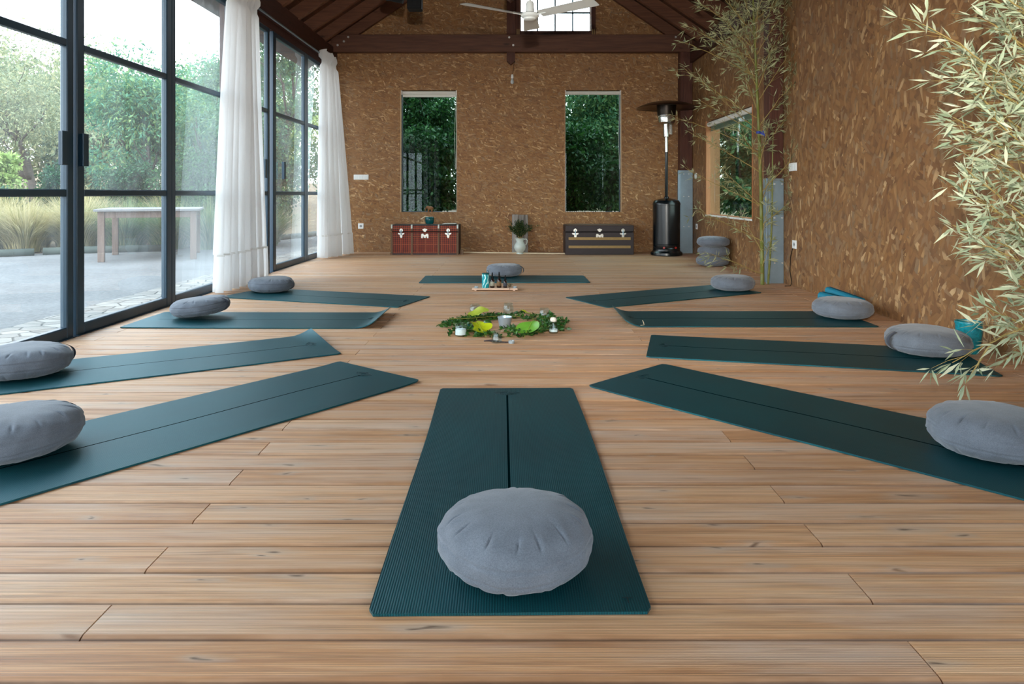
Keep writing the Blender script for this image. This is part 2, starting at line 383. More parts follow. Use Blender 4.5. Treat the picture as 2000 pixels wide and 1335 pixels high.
M['jug'] = simple('pale_glazed_stoneware', (190, 198, 190), .25, 0, .5, 12, .06)
M['plank'] = wood('weathered_plank', (74, 66, 60), (176, 168, 160), 2)
M['bamboopole'] = simple('dry_bamboo', (214, 196, 166), .5, 0, .4, 10, .1)
M['culm'] = simple('green_culm', (112, 116, 56), .4, 0, .4, 20, .2)
M['twig'] = simple('bamboo_twig', (150, 130, 76), .55)
M['bleaf_far'] = leafmat('bamboo_leaf_far', [(112, 122, 86), (156, 162, 122), (190, 188, 146)], .25)
M['bleaf_near'] = leafmat('bamboo_leaf_near', [(132, 152, 122), (176, 188, 156), (212, 214, 186)], .25)
M['turq'] = simple('turquoise_glaze', (18, 128, 140), .3, 0, .5, 60, .8, .8)
M['darkturq'] = simple('dark_turquoise_glaze', (8, 78, 80), .22, 0, .5, 14, .3)
M['tealroll'] = simple('teal_foam', (10, 116, 142), .6)
M['palewood'] = wood('pale_board', (196, 162, 138), (226, 198, 176), 0)
M['amber'] = simple('amber_bottle_glass', (34, 14, 8), .08, 0, .6)
M['label'] = simple('tan_paper_label', (112, 84, 54), .7)
M['label2'] = simple('pale_paper_label', (150, 148, 132), .7)
M['tin'] = simple('brushed_tin', (168, 184, 194), .32, .45)
M['wax'] = simple('white_wax', (236, 234, 226), .5)
M['salt'] = simple('white_salt', (226, 230, 230), .8, 0, .3, 90, .15, .5)
M['pod'] = simple('dark_seed_pod', (36, 18, 20), .45)
M['greens'] = leafmat('garland_leaf', [(22, 52, 24), (40, 82, 34), (70, 116, 46)], .2, .4)
M['yleaf'] = simple('yellow_leaf', (168, 182, 26), .45, 0, .4, 18, .35)
M['yleaf2'] = simple('pale_yellow_leaf', (150, 164, 58), .45, 0, .4, 18, .25)
M['gleaf'] = simple('light_green_leaf', (92, 142, 44), .4, 0, .4, 14, .25)
M['stone'] = simple('white_pebble', (214, 208, 196), .6)
M['carved'] = simple('carved_wood', (132, 88, 50), .5, 0, .4, 40, .3)
M['paper'] = simple('paper', (200, 200, 192), .8)
M['elecgrey'] = simple('bulb_glass', (190, 196, 198), .15)
M['blue'] = simple('blue_tape', (20, 50, 150), .5)
M['plant'] = leafmat('jug_greens', [(14, 34, 16), (24, 56, 24), (50, 88, 38)], .15)
M['gravel'] = gravelmat('pale_gravel', (74, 73, 74), (124, 121, 119), 28)
M['cobble'] = gravelmat('cobble_edge', (108, 102, 96), (142, 136, 128), 1, True)
M['field'] = gravelmat('dry_field', (98, 80, 60), (130, 110, 86), 9)
M['oldwood'] = wood('grey_garden_timber', (84, 62, 52), (132, 108, 94), 2)
M['oldtop'] = wood('grey_table_boards', (104, 100, 98), (140, 136, 134), 0)
M['bark'] = simple('grey_bark', (84, 76, 70), .9, 0, .2, 12, .4, .6)
M['t_olive'] = leafmat('olive_tree_leaf', [(92, 104, 82), (128, 138, 104), (170, 164, 120)], .3)
M['t_light'] = leafmat('light_tree_leaf', [(54, 112, 92), (88, 140, 108), (146, 168, 100)], .35)
M['t_mid'] = leafmat('mid_tree_leaf', [(34, 80, 62), (64, 110, 74), (112, 136, 78)], .3)
M['t_dark'] = leafmat('dark_shrub_leaf', [(22, 56, 44), (40, 82, 56), (66, 108, 66)], .25)
M['t_yel'] = leafmat('yellow_green_leaf', [(120, 146, 84), (150, 172, 100), (184, 196, 128)], .35)
M['t_deep'] = leafmat('deep_hedge_leaf', [(12, 40, 22), (30, 74, 36), (70, 116, 54)], .25)
M['straw'] = leafmat('straw_grass', [(120, 122, 72), (176, 164, 118), (206, 190, 150)], .3)
M['ggrass'] = leafmat('green_grass', [(66, 98, 62), (104, 132, 84), (160, 158, 108)], .3)
M['log'] = simple('green_edging_log', (62, 68, 60), .8)

# ------------------------------------------------------------------ room dimensions
XL, XR, YB, YF = -2.95, 2.90, 11.45, -5.6
APEX, SLOPE = 5.217, .675
def roofz(x): return APEX - SLOPE * abs(x)

# floor: every board its own island
def build_floor():
    b = MB(); pitch = .1325
    k0 = int(math.floor((YF - 1.365) / pitch)); k1 = int(math.ceil((YB - 1.365) / pitch))
    for k in range(k0, k1 + 1):
        ya = 1.365 + k * pitch; yb = ya + pitch
        cuts = [-.93, 2.67] if (k % 2) else [-2.72, .845]
        xs = [XL - .02] + cuts + [XR + .08]
        for i in range(len(xs) - 1):
            x0 = xs[i] + .0018; x1 = xs[i + 1] - .0018
            prof = [(ya + .004, -.03), (ya + .004, -.009), (ya + .008, -.0035), (ya + .018, 0), (yb - .006, 0), (yb - .002, -.003), (yb - .002, -.03)]
            b.prism(prof, 'x', x0, x1)
    o = b.build('floor', M['floor']); tag(o, 'pale ribbed timber decking floor of the studio', 'floor', kind='structure')
    s = MB(); s.box(XL - .05, XR + .1, YF, YB, -.12, -.031); s.build('subfloor', M['trunkgap'], o)
build_floor()

def wall_cols(b, breaks, holes, bottom, topf, plane, t0, t1, axis):
    """wall in the plane (u, z) with rectangular holes; axis 'y' for a wall facing y, 'x' for one facing x"""
    def V(u, z, t): return (u, t, z) if axis == 'y' else (t, u, z)
    for u0, u1 in zip(breaks[:-1], breaks[1:]):
        hs = sorted([(h[2], h[3]) for h in holes if h[0] <= u0 + 1e-6 and h[1] >= u1 - 1e-6])
        z = bottom; spans = []
        for h0, h1 in hs: spans.append((z, h0)); z = h1
        spans.append((z, None))
        for z0, z1 in spans:
            za, zb = (z1, z1) if z1 is not None else (topf(u0), topf(u1))
            for t in (t0, t1): b.add([V(u0, z0, t), V(u1, z0, t), V(u1, zb, t), V(u0, za, t)], [(0, 1, 2, 3)])
    for (a, c, d, e) in holes:
        for p, q in (((a, d), (c, d)), ((c, d), (c, e)), ((c, e), (a, e)), ((a, e), (a, d))):
            b.add([V(p[0], p[1], t0), V(q[0], q[1], t0), V(q[0], q[1], t1), V(p[0], p[1], t1)], [(0, 1, 2, 3)])
    return b
WL = (-1.82, -.906, .653, 2.65); WR = (.872, 1.787, .653, 2.65); WG = (.134, 1.292, 3.62, 4.27)
b = MB(); wall_cols(b, [-3.1, WL[0], WL[1], 0, WG[0], WR[0], WG[1], WR[1], 3.1], [WL, WR, WG], -.1, lambda u: roofz(u) + .2, 'y', YB, YB + .2, 'y')
# hole sections that span several breaks are cut per column, so keep the reveal only
tag(b.build('wall_back', M['osb_back']), 'gable end wall of brown strand board', 'wall', kind='structure')
WS = (8.42, 10.42, .64, 2.02); WN = (-4.6, .9, .5, 2.8)
b = MB(); wall_cols(b, [YF, WN[0], WN[1], WS[0], WS[1], YB + .2], [WS, WN], -.1, lambda u: 3.3, 'x', XR, XR + .2, 'x')
tag(b.build('wall_right', M['osb_right']), 'long side wall of brown strand board', 'wall', kind='structure')

win_b = thing('window_24', 'wide steel framed window in the strand board side wall beside the photographer', 'window', kind='structure')  # unseen window, added to brighten the near floor
b = MB()
for y in np.linspace(WN[0] + .03, WN[1] - .03, 5): b.box(XR + .05, XR + .10, y - .03, y + .03, WN[2], WN[3])
for z in (WN[2] + .03, 1.65, WN[3] - .03): b.box(XR + .05, XR + .10, WN[0], WN[1], z - .03, z + .03)
b.build('frame', M['frame'], win_b)
g = MB(); g.add([(XR + .08, WN[0], WN[2]), (XR + .08, WN[1], WN[2]), (XR + .08, WN[1], WN[3]), (XR + .08, WN[0], WN[3])], [(0, 1, 2, 3)]); g.build('glass_pane', M['glass'], win_b)

# roof
def build_roof():
    b = MB()
    for s in (-1, 1):
        for k in range(26):
            x0 = 3.5 * k / 26; x1 = 3.5 * (k + 1) / 26 - .004
            poly = [(s * x0, roofz(x0) + .2), (s * x1, roofz(x1) + .2), (s * x1, roofz(x1) + .24), (s * x0, roofz(x0) + .24)]
            b.prism(poly, 'y', YF, YB + .45)
        b.add([(0, YF, roofz(0) + .25), (s * 3.5, YF, roofz(3.5) + .25), (s * 3.5, YB + .45, roofz(3.5) + .25), (0, YB + .45, roofz(0) + .25)], [(0, 1, 2, 3)])
    tag(b.build('ceiling', M['roofboard']), 'boarded underside of the pitched roof', 'ceiling', kind='structure')
build_roof()
trim_i = [0]
def trim(label, cat='trim', loc=(0, 0, 0)):
    trim_i[0] += 1
    return tag(thing('trim_%d' % trim_i[0], label, cat, loc), kind='structure')
def trimmesh(b, mat, label, cat='beam', smooth=False):
    trim_i[0] += 1
    return tag(b.build('trim_%d' % trim_i[0], mat, smooth=smooth), label, cat, kind='structure')
# rafters: one pair every .66 m
ry = YB - .09; k = 0; names = ['resting on the gable wall', 'next to the gable pair']
while ry > YF + .2:
    for s, side in ((-1, 'window'), (1, 'strand board')):
        b = MB(); x1 = 3.05
        b.prism([(0, roofz(0)), (s * x1, roofz(x1)), (s * x1, roofz(x1) + .2), (0, roofz(0) + .2)], 'y', ry - .04, ry + .04)
        trimmesh(b, M['rafter'], 'dark stained sloping rafter on the %s side, %s' % (side, ('pair %d counted from the gable wall' % (k + 1))), 'rafter')
    ry -= .66; k += 1

# wall plates, fascia, tie beams, king posts
b = MB(); b.bbox(-3.03, -2.86, YF, YB, 3.05, 3.31, .008); trimmesh(b, M['beam_y'], 'dark wall plate beam running above the glazed wall')
b = MB(); b.bbox(2.85, 3.03, YF, YB, 3.05, 3.31, .008); trimmesh(b, M['beam_y'], 'dark wall plate beam running above the strand board side wall')
b = MB(); b.box(-3.0, -2.93, YF, YB, 2.95, 3.05); trimmesh(b, M['beam_y'], 'brown fascia board above the tall glazing', 'trim')
for (yy, nm) in ((11.25, 'on the gable wall'), (7.54, 'overhead in mid room')):
    dz = 0.0 if yy > 11 else .05
    t = trim('dark stained roof truss %s' % nm, 'truss', (0, yy, 0))
    b = MB(); b.bbox(-2.9, 2.88, -.06, .06, 3.225 + dz, 3.505 + dz, .006); b.build('tie_beam', M['beam_x'], t)
    b = MB(); b.bbox(-.085, .05, -.03, .08, 3.5 + dz, 5.1, .004); b.prism([(-.085, 3.23 + dz), (-.085, 3.09), (-.0175, 3.03), (.05, 3.09), (.05, 3.23 + dz)], 'y', -.03, .08); b.build('king_post', M['beam_z'], t)
    for (bx, bz) in ((-.045, 3.455), (.02, 3.33), (-2.62, 3.46), (-2.69, 3.39), (-2.79, 3.33), (2.62, 3.46), (2.76, 3.40)):
        b = MB(); b.tube([(bx, -.074, bz + dz), (bx, -.055, bz + dz)], .017, 8); b.build('bolt', M['bolt'], t)
# columns with steel shoes
def column(x0, x1, y0, y1, zs, label, plate=True):
    t = trim(label, 'column', (0, 0, 0))
    b = MB(); b.bbox(x0, x1, y0, y1, zs - .25, 3.3, .006); b.build('timber_post', M['beam_z'], t)
    b = MB(); b.bbox(x0 - .008, x1 - .001, y0 - .008, y0 - .0005, 0, zs, .002); b.bbox(x0 - .008, x0 - .0005, y0 - .03, y1, 0, zs, .002); b.bbox(x0 - .045, x0 - .008, y0 - .03, y0 - .022, 0, zs, .002)
    shoe = b.build('steel_shoe', M['steel'], t)
    for dz in (.06, .42, .9):
        for dx in (.05, .13):
            if x0 + dx < x1: 
                b = MB(); b.tube([(x0 + dx, y0 - .02, zs - dz), (x0 + dx, y0 - .008, zs - dz)], .009, 6); b.build('bolt', M['bolt'], shoe)
column(2.745, 2.895, 7.45, 7.62, 1.118, 'timber column with a riveted steel shoe beside the tall bamboo')
column(2.70, 2.895, 11.2, 11.38, 1.33, 'timber column with a steel shoe in the corner behind the heater')
# mid-room post of the glazed wall, behind the near curtain
b = MB(); b.bbox(-3.06, -2.96, 7.31, 7.41, 0, 3.05, .004); trimmesh(b, M['beam_z'], 'dark timber post in the glazed wall behind the near curtain', 'post')

# ------------------------------------------------------------------ glazed left wall
win_i = [0]
def bar(b, y0, y1, z0, z1, x0=-2.975, x1=-2.925): b.bbox(x0, x1, y0, y1, z0, z1, .006)
def glazed(y0, y1, label, door=False, handle=None, st=.07, dx=0.0, rows=(.96, 1.95)):
    win_i[0] += 1
    t = thing(('door_%d' if door else 'window_%d') % win_i[0], label, 'door' if door else 'window', (dx, 0, 0), kind='structure')
    b = MB(); bar(b, y0, y0 + st, 0, 2.95); bar(b, y1 - st, y1, 0, 2.95); bar(b, y0 + st, y1 - st, 2.89, 2.95); bar(b, y0 + st, y1 - st, 0, .075)
    for z in rows: bar(b, y0 + st, y1 - st, z - .024, z + .024, -2.972, -2.928)
    b.build('frame', M['frame'], t)
    zs = [.075] + [r for r in rows] + [2.89]
    for i in range(3):
        g = MB(); g.add([(-2.951, y0 + st - .01, zs[i] + .005), (-2.951, y1 - st + .01, zs[i] + .005), (-2.951, y1 - st + .01, zs[i + 1] - .005), (-2.951, y0 + st - .01, zs[i + 1] - .005)], [(0, 1, 2, 3)]); g.build('glass_pane', M['glass'], t)
    if handle is not None:
        h = MB(); h.bbox(-2.925, -2.885, handle - .006, handle + .006, 1.14, 1.36, .002); h.bbox(-2.889, -2.881, handle - .03, handle + .03, 1.14, 1.36, .002); h.build('handle', M['frame'], t)
glazed(-5.6, -4.4, 'steel framed glazing at the far end behind the photographer'); glazed(-4.4, -3.2, 'steel framed glazing behind the photographer, partly curtained'); glazed(-3.2, -1.6, 'steel framed glazing well behind the photographer'); glazed(-1.6, 0, 'steel framed glazing just behind the photographer')
glazed(0, 1.7, 'steel framed glazing beside the photographer'); glazed(1.7, 3.4, 'steel framed fixed pane before the near doors')
glazed(3.4, 4.667, 'nearer leaf of the first pair of steel glazed doors', True, 4.51)
glazed(4.70, 6.01, 'second leaf of the first pair of steel glazed doors, table seen through it', True, 4.73, .085)
glazed(6.01, 7.3, 'fixed steel framed glazing partly behind the near white curtain')
glazed(7.42, 8.445, 'leaf of the far steel glazed doors emerging from behind the near curtain', True, 8.2)
glazed(8.57, 9.96, 'leaf of the far steel glazed doors between the two curtains', True, 8.88, .1)
glazed(9.96, 11.2, 'fixed steel framed glazing partly behind the far white curtain')
b = MB(); b.box(-3.0, -2.91, 11.2, YB + .2, -.1, 3.05); tag(b.build('wall_left', M['beam_z']), 'narrow dark timber wall strip between glazing and gable wall', 'wall', kind='structure')
b = MB(); b.box(-3.02, -2.905, YF, 11.2, -.1, 0.004); trimmesh(b, M['frame'], 'dark steel threshold under the glazed wall', 'trim')
b = MB(); b.tube([(-2.845, YF, 3.035), (-2.845, 11.3, 3.035)], .013, 10)
tag(b.build('curtain_rail', M['steel'], smooth=True), 'thin grey metal curtain rail under the beam over the glazing', 'curtain rail')
# end wall behind the photographer, with unseen glazed doors added to light the room
b = MB(); wall_cols(b, [-3.1, -2.3, 0, 2.3, 3.1], [(-2.3, 2.3, -.1, 2.7)], -.1, lambda u: roofz(u) + .2, 'y', YF - .2, YF, 'y')
tag(b.build('wall_front', M['osb_back']), 'strand board end wall behind the photographer', 'wall', kind='structure')
win_i[0] += 1
t = thing('door_%d' % win_i[0], 'wide glazed doors in the end wall behind the photographer', 'door', kind='structure')
b = MB()
for x in (-2.27, -1.15, -.03, .03, 1.15, 2.27): b.box(x - .03, x + .03, YF - .08, YF - .02, 0, 2.7)
for z in (.04, 1.1, 2.66): b.box(-2.3, 2.3, YF - .08, YF - .02, z - .04, z + .04)
b.build('frame', M['frame'], t)
g = MB(); g.add([(-2.3, YF - .05, 0), (2.3, YF - .05, 0), (2.3, YF - .05, 2.7), (-2.3, YF - .05, 2.7)], [(0, 1, 2, 3)]); g.build('glass_pane', M['glass'], t)

# ------------------------------------------------------------------ small windows
def gable_window(W, name, label, glass, cord=True):
    x0, x1, z0, z1 = W
    t = thing(name, label, 'window', kind='structure'); b = MB(); y = YB + .12; f = .012
    b.box(x0, x0 + f, y - .02, y + .03, z0, z1); b.box(x1 - f, x1, y - .02, y + .03, z0, z1); b.box(x0, x1, y - .02, y + .03, z0, z0 + f); b.box(x0, x1, y - .02, y + .03, z1 - f, z1)
    b.build('frame', M['frame'], t)
    b = MB(); e = .006
    b.box(x0 - e, x0 + .001, YB - .004, YB + .02, z0, z1); b.box(x1 - .001, x1 + e, YB - .004, YB + .02, z0, z1); b.build('edge_strip', M['pinstrip'], t)
    g = MB(); g.add([(x0, y, z0), (x1, y, z0), (x1, y, z1), (x0, y, z1)], [(0, 1, 2, 3)]); g.build('glass_pane', glass, t)
gable_window(WL, 'window_20', 'tall narrow window above the red plaid trunk', M['glass2'])
gable_window(WR, 'window_21', 'tall narrow window above the dark brown trunk', M['glass2'])
def blind(W, yb, label, drop, d=.0):
    x0, x1, z0, z1 = W; w = x1 - x0
    t = thing('roller_blind', label, 'blind', ((x0 + x1) / 2, yb, z1 - .035), group='roller blinds in the gable wall windows')
    b = MB(); b.tube([(-w / 2 + .02, 0, 0), (w / 2 - .02, 0, 0)], .028, 14); b.build('roll', M['blind'], t, True, 40)
    b = MB(); b.box(-w / 2 + .02, w / 2 - .02, .024, .027, -drop, 0); b.bbox(-w / 2 + .02, w / 2 - .02, .018, .032, -drop - .016, -drop, .003); b.build('cloth', M['blind'], t)
    for q in (-w / 2 + .002, w / 2 - .016): b = MB(); b.box(q, q + .014, -.03, .03, -.035, .033); b.build('bracket', M['white'], t)
    pts = [Vector((w / 2 - .03 + .004 * math.sin(k * .4), -.02, -.02 - 1.22 * k / 20)) for k in range(21)]
    b = MB(); b.tube(pts + [Vector((w / 2 - .022, -.02, -1.26)), Vector((w / 2 - .012, -.02, -1.24))] + [Vector((w / 2 - .008, -.02, -1.2 + 1.18 * k / 20)) for k in range(21)], .0022, 4); b.build('chain', M['white'], t)
blind(WL, YB + .05, 'white roller blind at the top of the window above the red trunk', .055)
blind(WR, YB + .05, 'white roller blind at the top of the window above the dark brown trunk', .015)
# high gable window
x0, x1, z0, z1 = WG
t = thing('window_22', 'small paned window high in the gable beside the king post', 'window', kind='structure')
b = MB(); yy = YB + .1
for x in np.arange(x1, x0 - .01, -.29): b.box(x - .011, x + .011, yy - .02, yy + .02, z0, z1)
b.box(x0, x0 + .014, yy - .02, yy + .02, z0, z1)
for z in (z0, z0 + .32, z1): b.box(x0, x1, yy - .02, yy + .02, z - .01, z + .01)
b.build('frame', M['frame'], t)
g = MB(); g.add([(x0, yy, z0), (x1, yy, z0), (x1, yy, z1), (x0, yy, z1)], [(0, 1, 2, 3)]); g.build('glass_pane', M['glass'], t)
b = MB()
b.bbox(x0 - .09, x0 - .005, YB - .03, YB + .03, z0 - .11, z1 + .08, .003); b.bbox(x1 + .005, x1 + .075, YB - .03, YB + .03, z0 - .11, z1 + .08, .003); b.bbox(x0 - .005, x1 + .005, YB - .028, YB + .03, z0 - .11, z0 - .004, .003)
b.build('casing', M['beam_z'], t)
for x in (x0 - .05, x0 - .02, x1 + .02, x1 + .05):
    b = MB(); b.box(x - .008, x + .008, YB - .045, YB - .03, z0 - .09, z0 + .02); b.build('hinge', M['brass'], t)
# side window with timber reveal
y0, y1, z0, z1 = WS
t = thing('window_23', 'square window with pine reveal in the strand board side wall', 'window', kind='structure')
b = MB(); xg = XR + .05; b.box(xg - .01, xg + .03, y0, y0 + .025, z0, z1); b.box(xg - .01, xg + .03, y1 - .025, y1, z0, z1); b.box(xg - .01, xg + .03, y0, y1, z0, z0 + .02); b.box(xg - .01, xg + .03, y0, y1, z1 - .02, z1); b.build('frame', M['pine'], t)
b = MB(); b.box(XR - .012, XR + .19, y1 - .03, y1 + .012, z0 - .012, z1 + .012); b.box(XR - .012, XR + .19, y0 - .012, y0 + .0, z0 - .012, z1 + .012); b.build('reveal', M['pine'], t)
b = MB(); b.box(XR - .014, XR + .1, y0 - .012, y1 + .012, z0 - .014, z0 + .004); b.build('sill', M['white'], t)
g = MB(); g.add([(xg, y0, z0), (xg, y1, z0), (xg, y1, z1), (xg, y0, z1)], [(0, 1, 2, 3)]); g.build('glass_pane', M['glass2'], t)
t = thing('roller_blind', 'white roller blind rolled up over the side window behind the bamboo', 'blind', (XR + .03, (y0 + y1) / 2, z1 - .04)); L = (y1 - y0) / 2 - .02
b = MB(); b.tube([(0, -L, 0), (0, L, 0)], .034, 14); b.build('roll', M['blind'], t, True, 40)
b = MB(); b.box(.03, .034, -L, L, -.08, 0); b.bbox(.022, .042, -L, L, -.1, -.08, .003); b.build('cloth', M['blind'], t)

# ------------------------------------------------------------------ curtains
def curtain(label, ya0, ya1, yb0, yb1, xt, xb, ztop, nf, amp_t, amp_b, seed, hem=.33, lean=0.0):
    rnd = random.Random(seed); ph = [rnd.uniform(-.9, .9) for _ in range(60)]; am = [rnd.uniform(.55, 1.15) for _ in range(60)]
    def fold(u, v):
        q = u * nf; i = int(q); a = am[i % 60]
        s = math.sin(2 * PI * q + ph[i % 60] * .0) * a
        s += .35 * math.sin(2 * PI * q * 2.3 + ph[5]) * (1 - v) * .9
        return s
    t = thing('curtain', label, 'curtain', (0, 0, 0), group='white floor-length curtains on the glazed wall')
    def pt(u, v, off=0.0):          # v: 0 bottom, 1 top
        e = v ** 1.25
        y = (yb0 + (yb1 - yb0) * u) * (1 - e) + (ya0 + (ya1 - ya0) * u) * e
        y += .012 * math.sin(9 * u + 5 * v)
        A = amp_b * (1 - e) + amp_t * e
        x = xb * (1 - e) + xt * e + lean * (u - .3) * (1 - e)
        fx = fold(u, v) * A
        # horizontal squeeze of folds gives overlapping pleats
        y += .35 * A * math.cos(2 * PI * u * nf) * (1 - .4 * v)
        z = .012 + v * (ztop - .012)
        if v > .955:                                   # ruffled heading
            k = (v - .955) / .045; fx += .02 * math.sin(2 * PI * u * nf * 2.5) * math.sin(k * PI) + .012 * k * math.sin(40 * u); z += .012 * k * math.sin(31 * u)
        if .935 < v < .96: fx *= .55
        return (x + fx + off, y, z)
    hv = hem / ztop
    b = MB(); b.grid(lambda u, v: pt(u, hv + (1 - hv) * v), 420, 60); b.build('drape', M['curtain'], t, True)
    b = MB(); b.grid(lambda u, v: pt(u, hv * v + .002, .009), 420, 10); b.build('hem', M['curtain'], t, True)
    b = MB(); b.grid(lambda u, v: pt(u, hv - .004 + .006 * v, .0115), 420, 1); b.build('hem_seam', M['hemseam'], t, True)
    return t
curtain('white curtain gathered between the near and far glass doors', 6.92, 7.62, 6.55, 7.72, -2.80, -2.78, 3.09, 7.5, .055, .075, 4, .36, .06)
curtain('white curtain hanging in the corner against the gable wall', 10.25, 10.95, 10.15, 11.02, -2.78, -2.72, 3.07, 7, .06, .09, 9, .33, .22)

curtain('white curtain behind the photographer, seen mirrored in the window over the red trunk', -2.9, -2.3, -3.0, -2.1, -2.80, -2.76, 3.09, 7, .055, .075, 6, .36, .05)

# ------------------------------------------------------------------ yoga mats
MW, ML = .645, 1.83
def mat_thing(label, cen, yaw, curl=0.0, curlw=None, seed=0, lift=0.0, mark=True):
    rnd = random.Random(seed); p1, p2 = rnd.uniform(0, 6), rnd.uniform(0, 6)
    t = thing('yoga_mat', label, 'yoga mat', (cen[0], cen[1], 0.0), yaw, group='green yoga mats laid out in a ring')
    nx, ny, th, cr = 12, 90, .0065, .012
    def pos(u, v, top):
        y = -ML / 2 + v * ML; d = min(y + ML / 2, ML / 2 - y)
        sh = 0.0 if d > cr else cr - math.sqrt(max(0, cr * cr - (cr - d) ** 2))
        x = (u - .5) * 2 * (MW / 2 - sh)
        x += .004 * math.sin(3.1 * y + p1)
        z = .0012 * (1 + math.sin(5.3 * y + p2) * math.cos(4 * x)) 
        if curl:
            k = max(0.0, (y - (ML / 2 - .16)) / .16); wgt = 1.0 if curlw is None else max(0.0, min(1.0, .35 + curlw * x / (MW / 2) * .65))
            z += curl * k * k * wgt; y -= .25 * curl * k * k * wgt
        return (x, y, z + (th if top else 0))
    b = MB(); vs = [pos(i / nx, j / ny, True) for j in range(ny + 1) for i in range(nx + 1)]; n = len(vs)
    vs += [pos(i / nx, j / ny, False) for j in range(ny + 1) for i in range(nx + 1)]
    I = lambda i, j: j * (nx + 1) + i
    fs = [(I(i, j), I(i + 1, j), I(i + 1, j + 1), I(i, j + 1)) for j in range(ny) for i in range(nx)]
    fs += [tuple(reversed([a + n for a in f])) for f in fs[:]]
    fs += [(I(0, j + 1), I(0, j), I(0, j) + n, I(0, j + 1) + n)[::-1] for j in range(ny)] + [(I(nx, j), I(nx, j + 1), I(nx, j + 1) + n, I(nx, j) + n)[::-1] for j in range(ny)]
    fs += [(I(i, 0), I(i + 1, 0), I(i + 1, 0) + n, I(i, 0) + n)[::-1] for i in range(nx)] + [(I(i + 1, ny), I(i, ny), I(i, ny) + n, I(i + 1, ny) + n)[::-1] for i in range(nx)]
    b.add(vs, fs); b.build('mat_sheet', M['mat'], t, True, 40)
    if mark:
        # embossed lozenge emblem with side wings near the inner end
        ey = ML / 2 - .095; zz = .0094 + (curl * .12 if curl else 0); r = .0008
        b = MB()
        b.tube([(0, ey + .034, zz), (.034, ey, zz), (0, ey - .034, zz), (-.034, ey, zz), (0, ey + .034, zz)], r, 5)
        b.tube([(0, ey + .018, zz), (.017, ey, zz), (0, ey - .018, zz), (-.017, ey, zz), (0, ey + .018, zz)], r, 5)
        for s in (-1, 1):
            b.tube([(s * .018, ey + .022, zz), (s * .045, ey + .014, zz), (s * .060, ey + .006, zz)], r, 5); b.tube([(s * .018, ey - .022, zz), (s * .04, ey - .012, zz), (s * .055, ey + .010, zz)], r, 5)
        b.build('emblem', M['mark'], t)
    return t
def mat_at(label, a, c, side, inner, **kw):
    """a, c: floor points along one long edge (a = corner); side = +1 if the mat lies to the left of a->c; inner: True if corner a is at the ring's centre"""
    A, C = FL(*a), FL(*c); d = (C - A).normalized(); n = Vector((-d.y, d.x, 0)) * side
    cen = A + d * ML / 2 + n * MW / 2; yv = -d if inner else d
    return mat_thing(label, cen, math.atan2(-yv.x, yv.y), **kw)
fm = mat_thing('green yoga mat laid straight towards the camera under the front cushion', ((.001 - .025) / 2, (1.582 + 3.41) / 2), .0135, seed=1)
b = MB(); b.tube([(.258, -.862, .0093), (.282, -.862, .0093)], .0008, 4); b.tube([(.270, -.862, .0093), (.270, -.882, .0093)], .0016, 4); b.build('corner_mark', M['mark'], fm)
mat_at('green yoga mat beside the front one on the window side, running out of the frame', (820, 746), (0, 988), -1, True, seed=2, curl=.006)
mat_at('green yoga mat on the window side with its far inner corner lifted', (667, 692), (0, 772), -1, True, seed=3, curl=.045, curlw=-1)
mat_at('green yoga mat pointing at the glass doors with a curled inner end', (735, 642), (222, 641), -1, True, seed=4, curl=.05)
mat_at('green yoga mat in front of the near white curtain', (777, 601), (425, 581), -1, True, seed=5)
mat_at('green yoga mat lying crosswise before the two trunks', (818, 553), (1152, 552.5), 1, False, seed=6, mark=False)
mat_at('green yoga mat whose outer end reaches the tall bamboo by the steel column', (1185, 601), (1500, 571), 1, True, seed=7)
mat_at('dark green yoga mat by the strand board wall, teal roll behind its cushion', (1217, 639), (1725, 639), 1, True, seed=8, curl=.05)
mat_at('dark green yoga mat whose outer end lies beside the turquoise pot', (1262, 698), (1973, 737), 1, True, seed=9)
mat_at('dark green yoga mat nearest the camera on the strand board side', (1148, 755), (2000, 979), 1, True, seed=10)

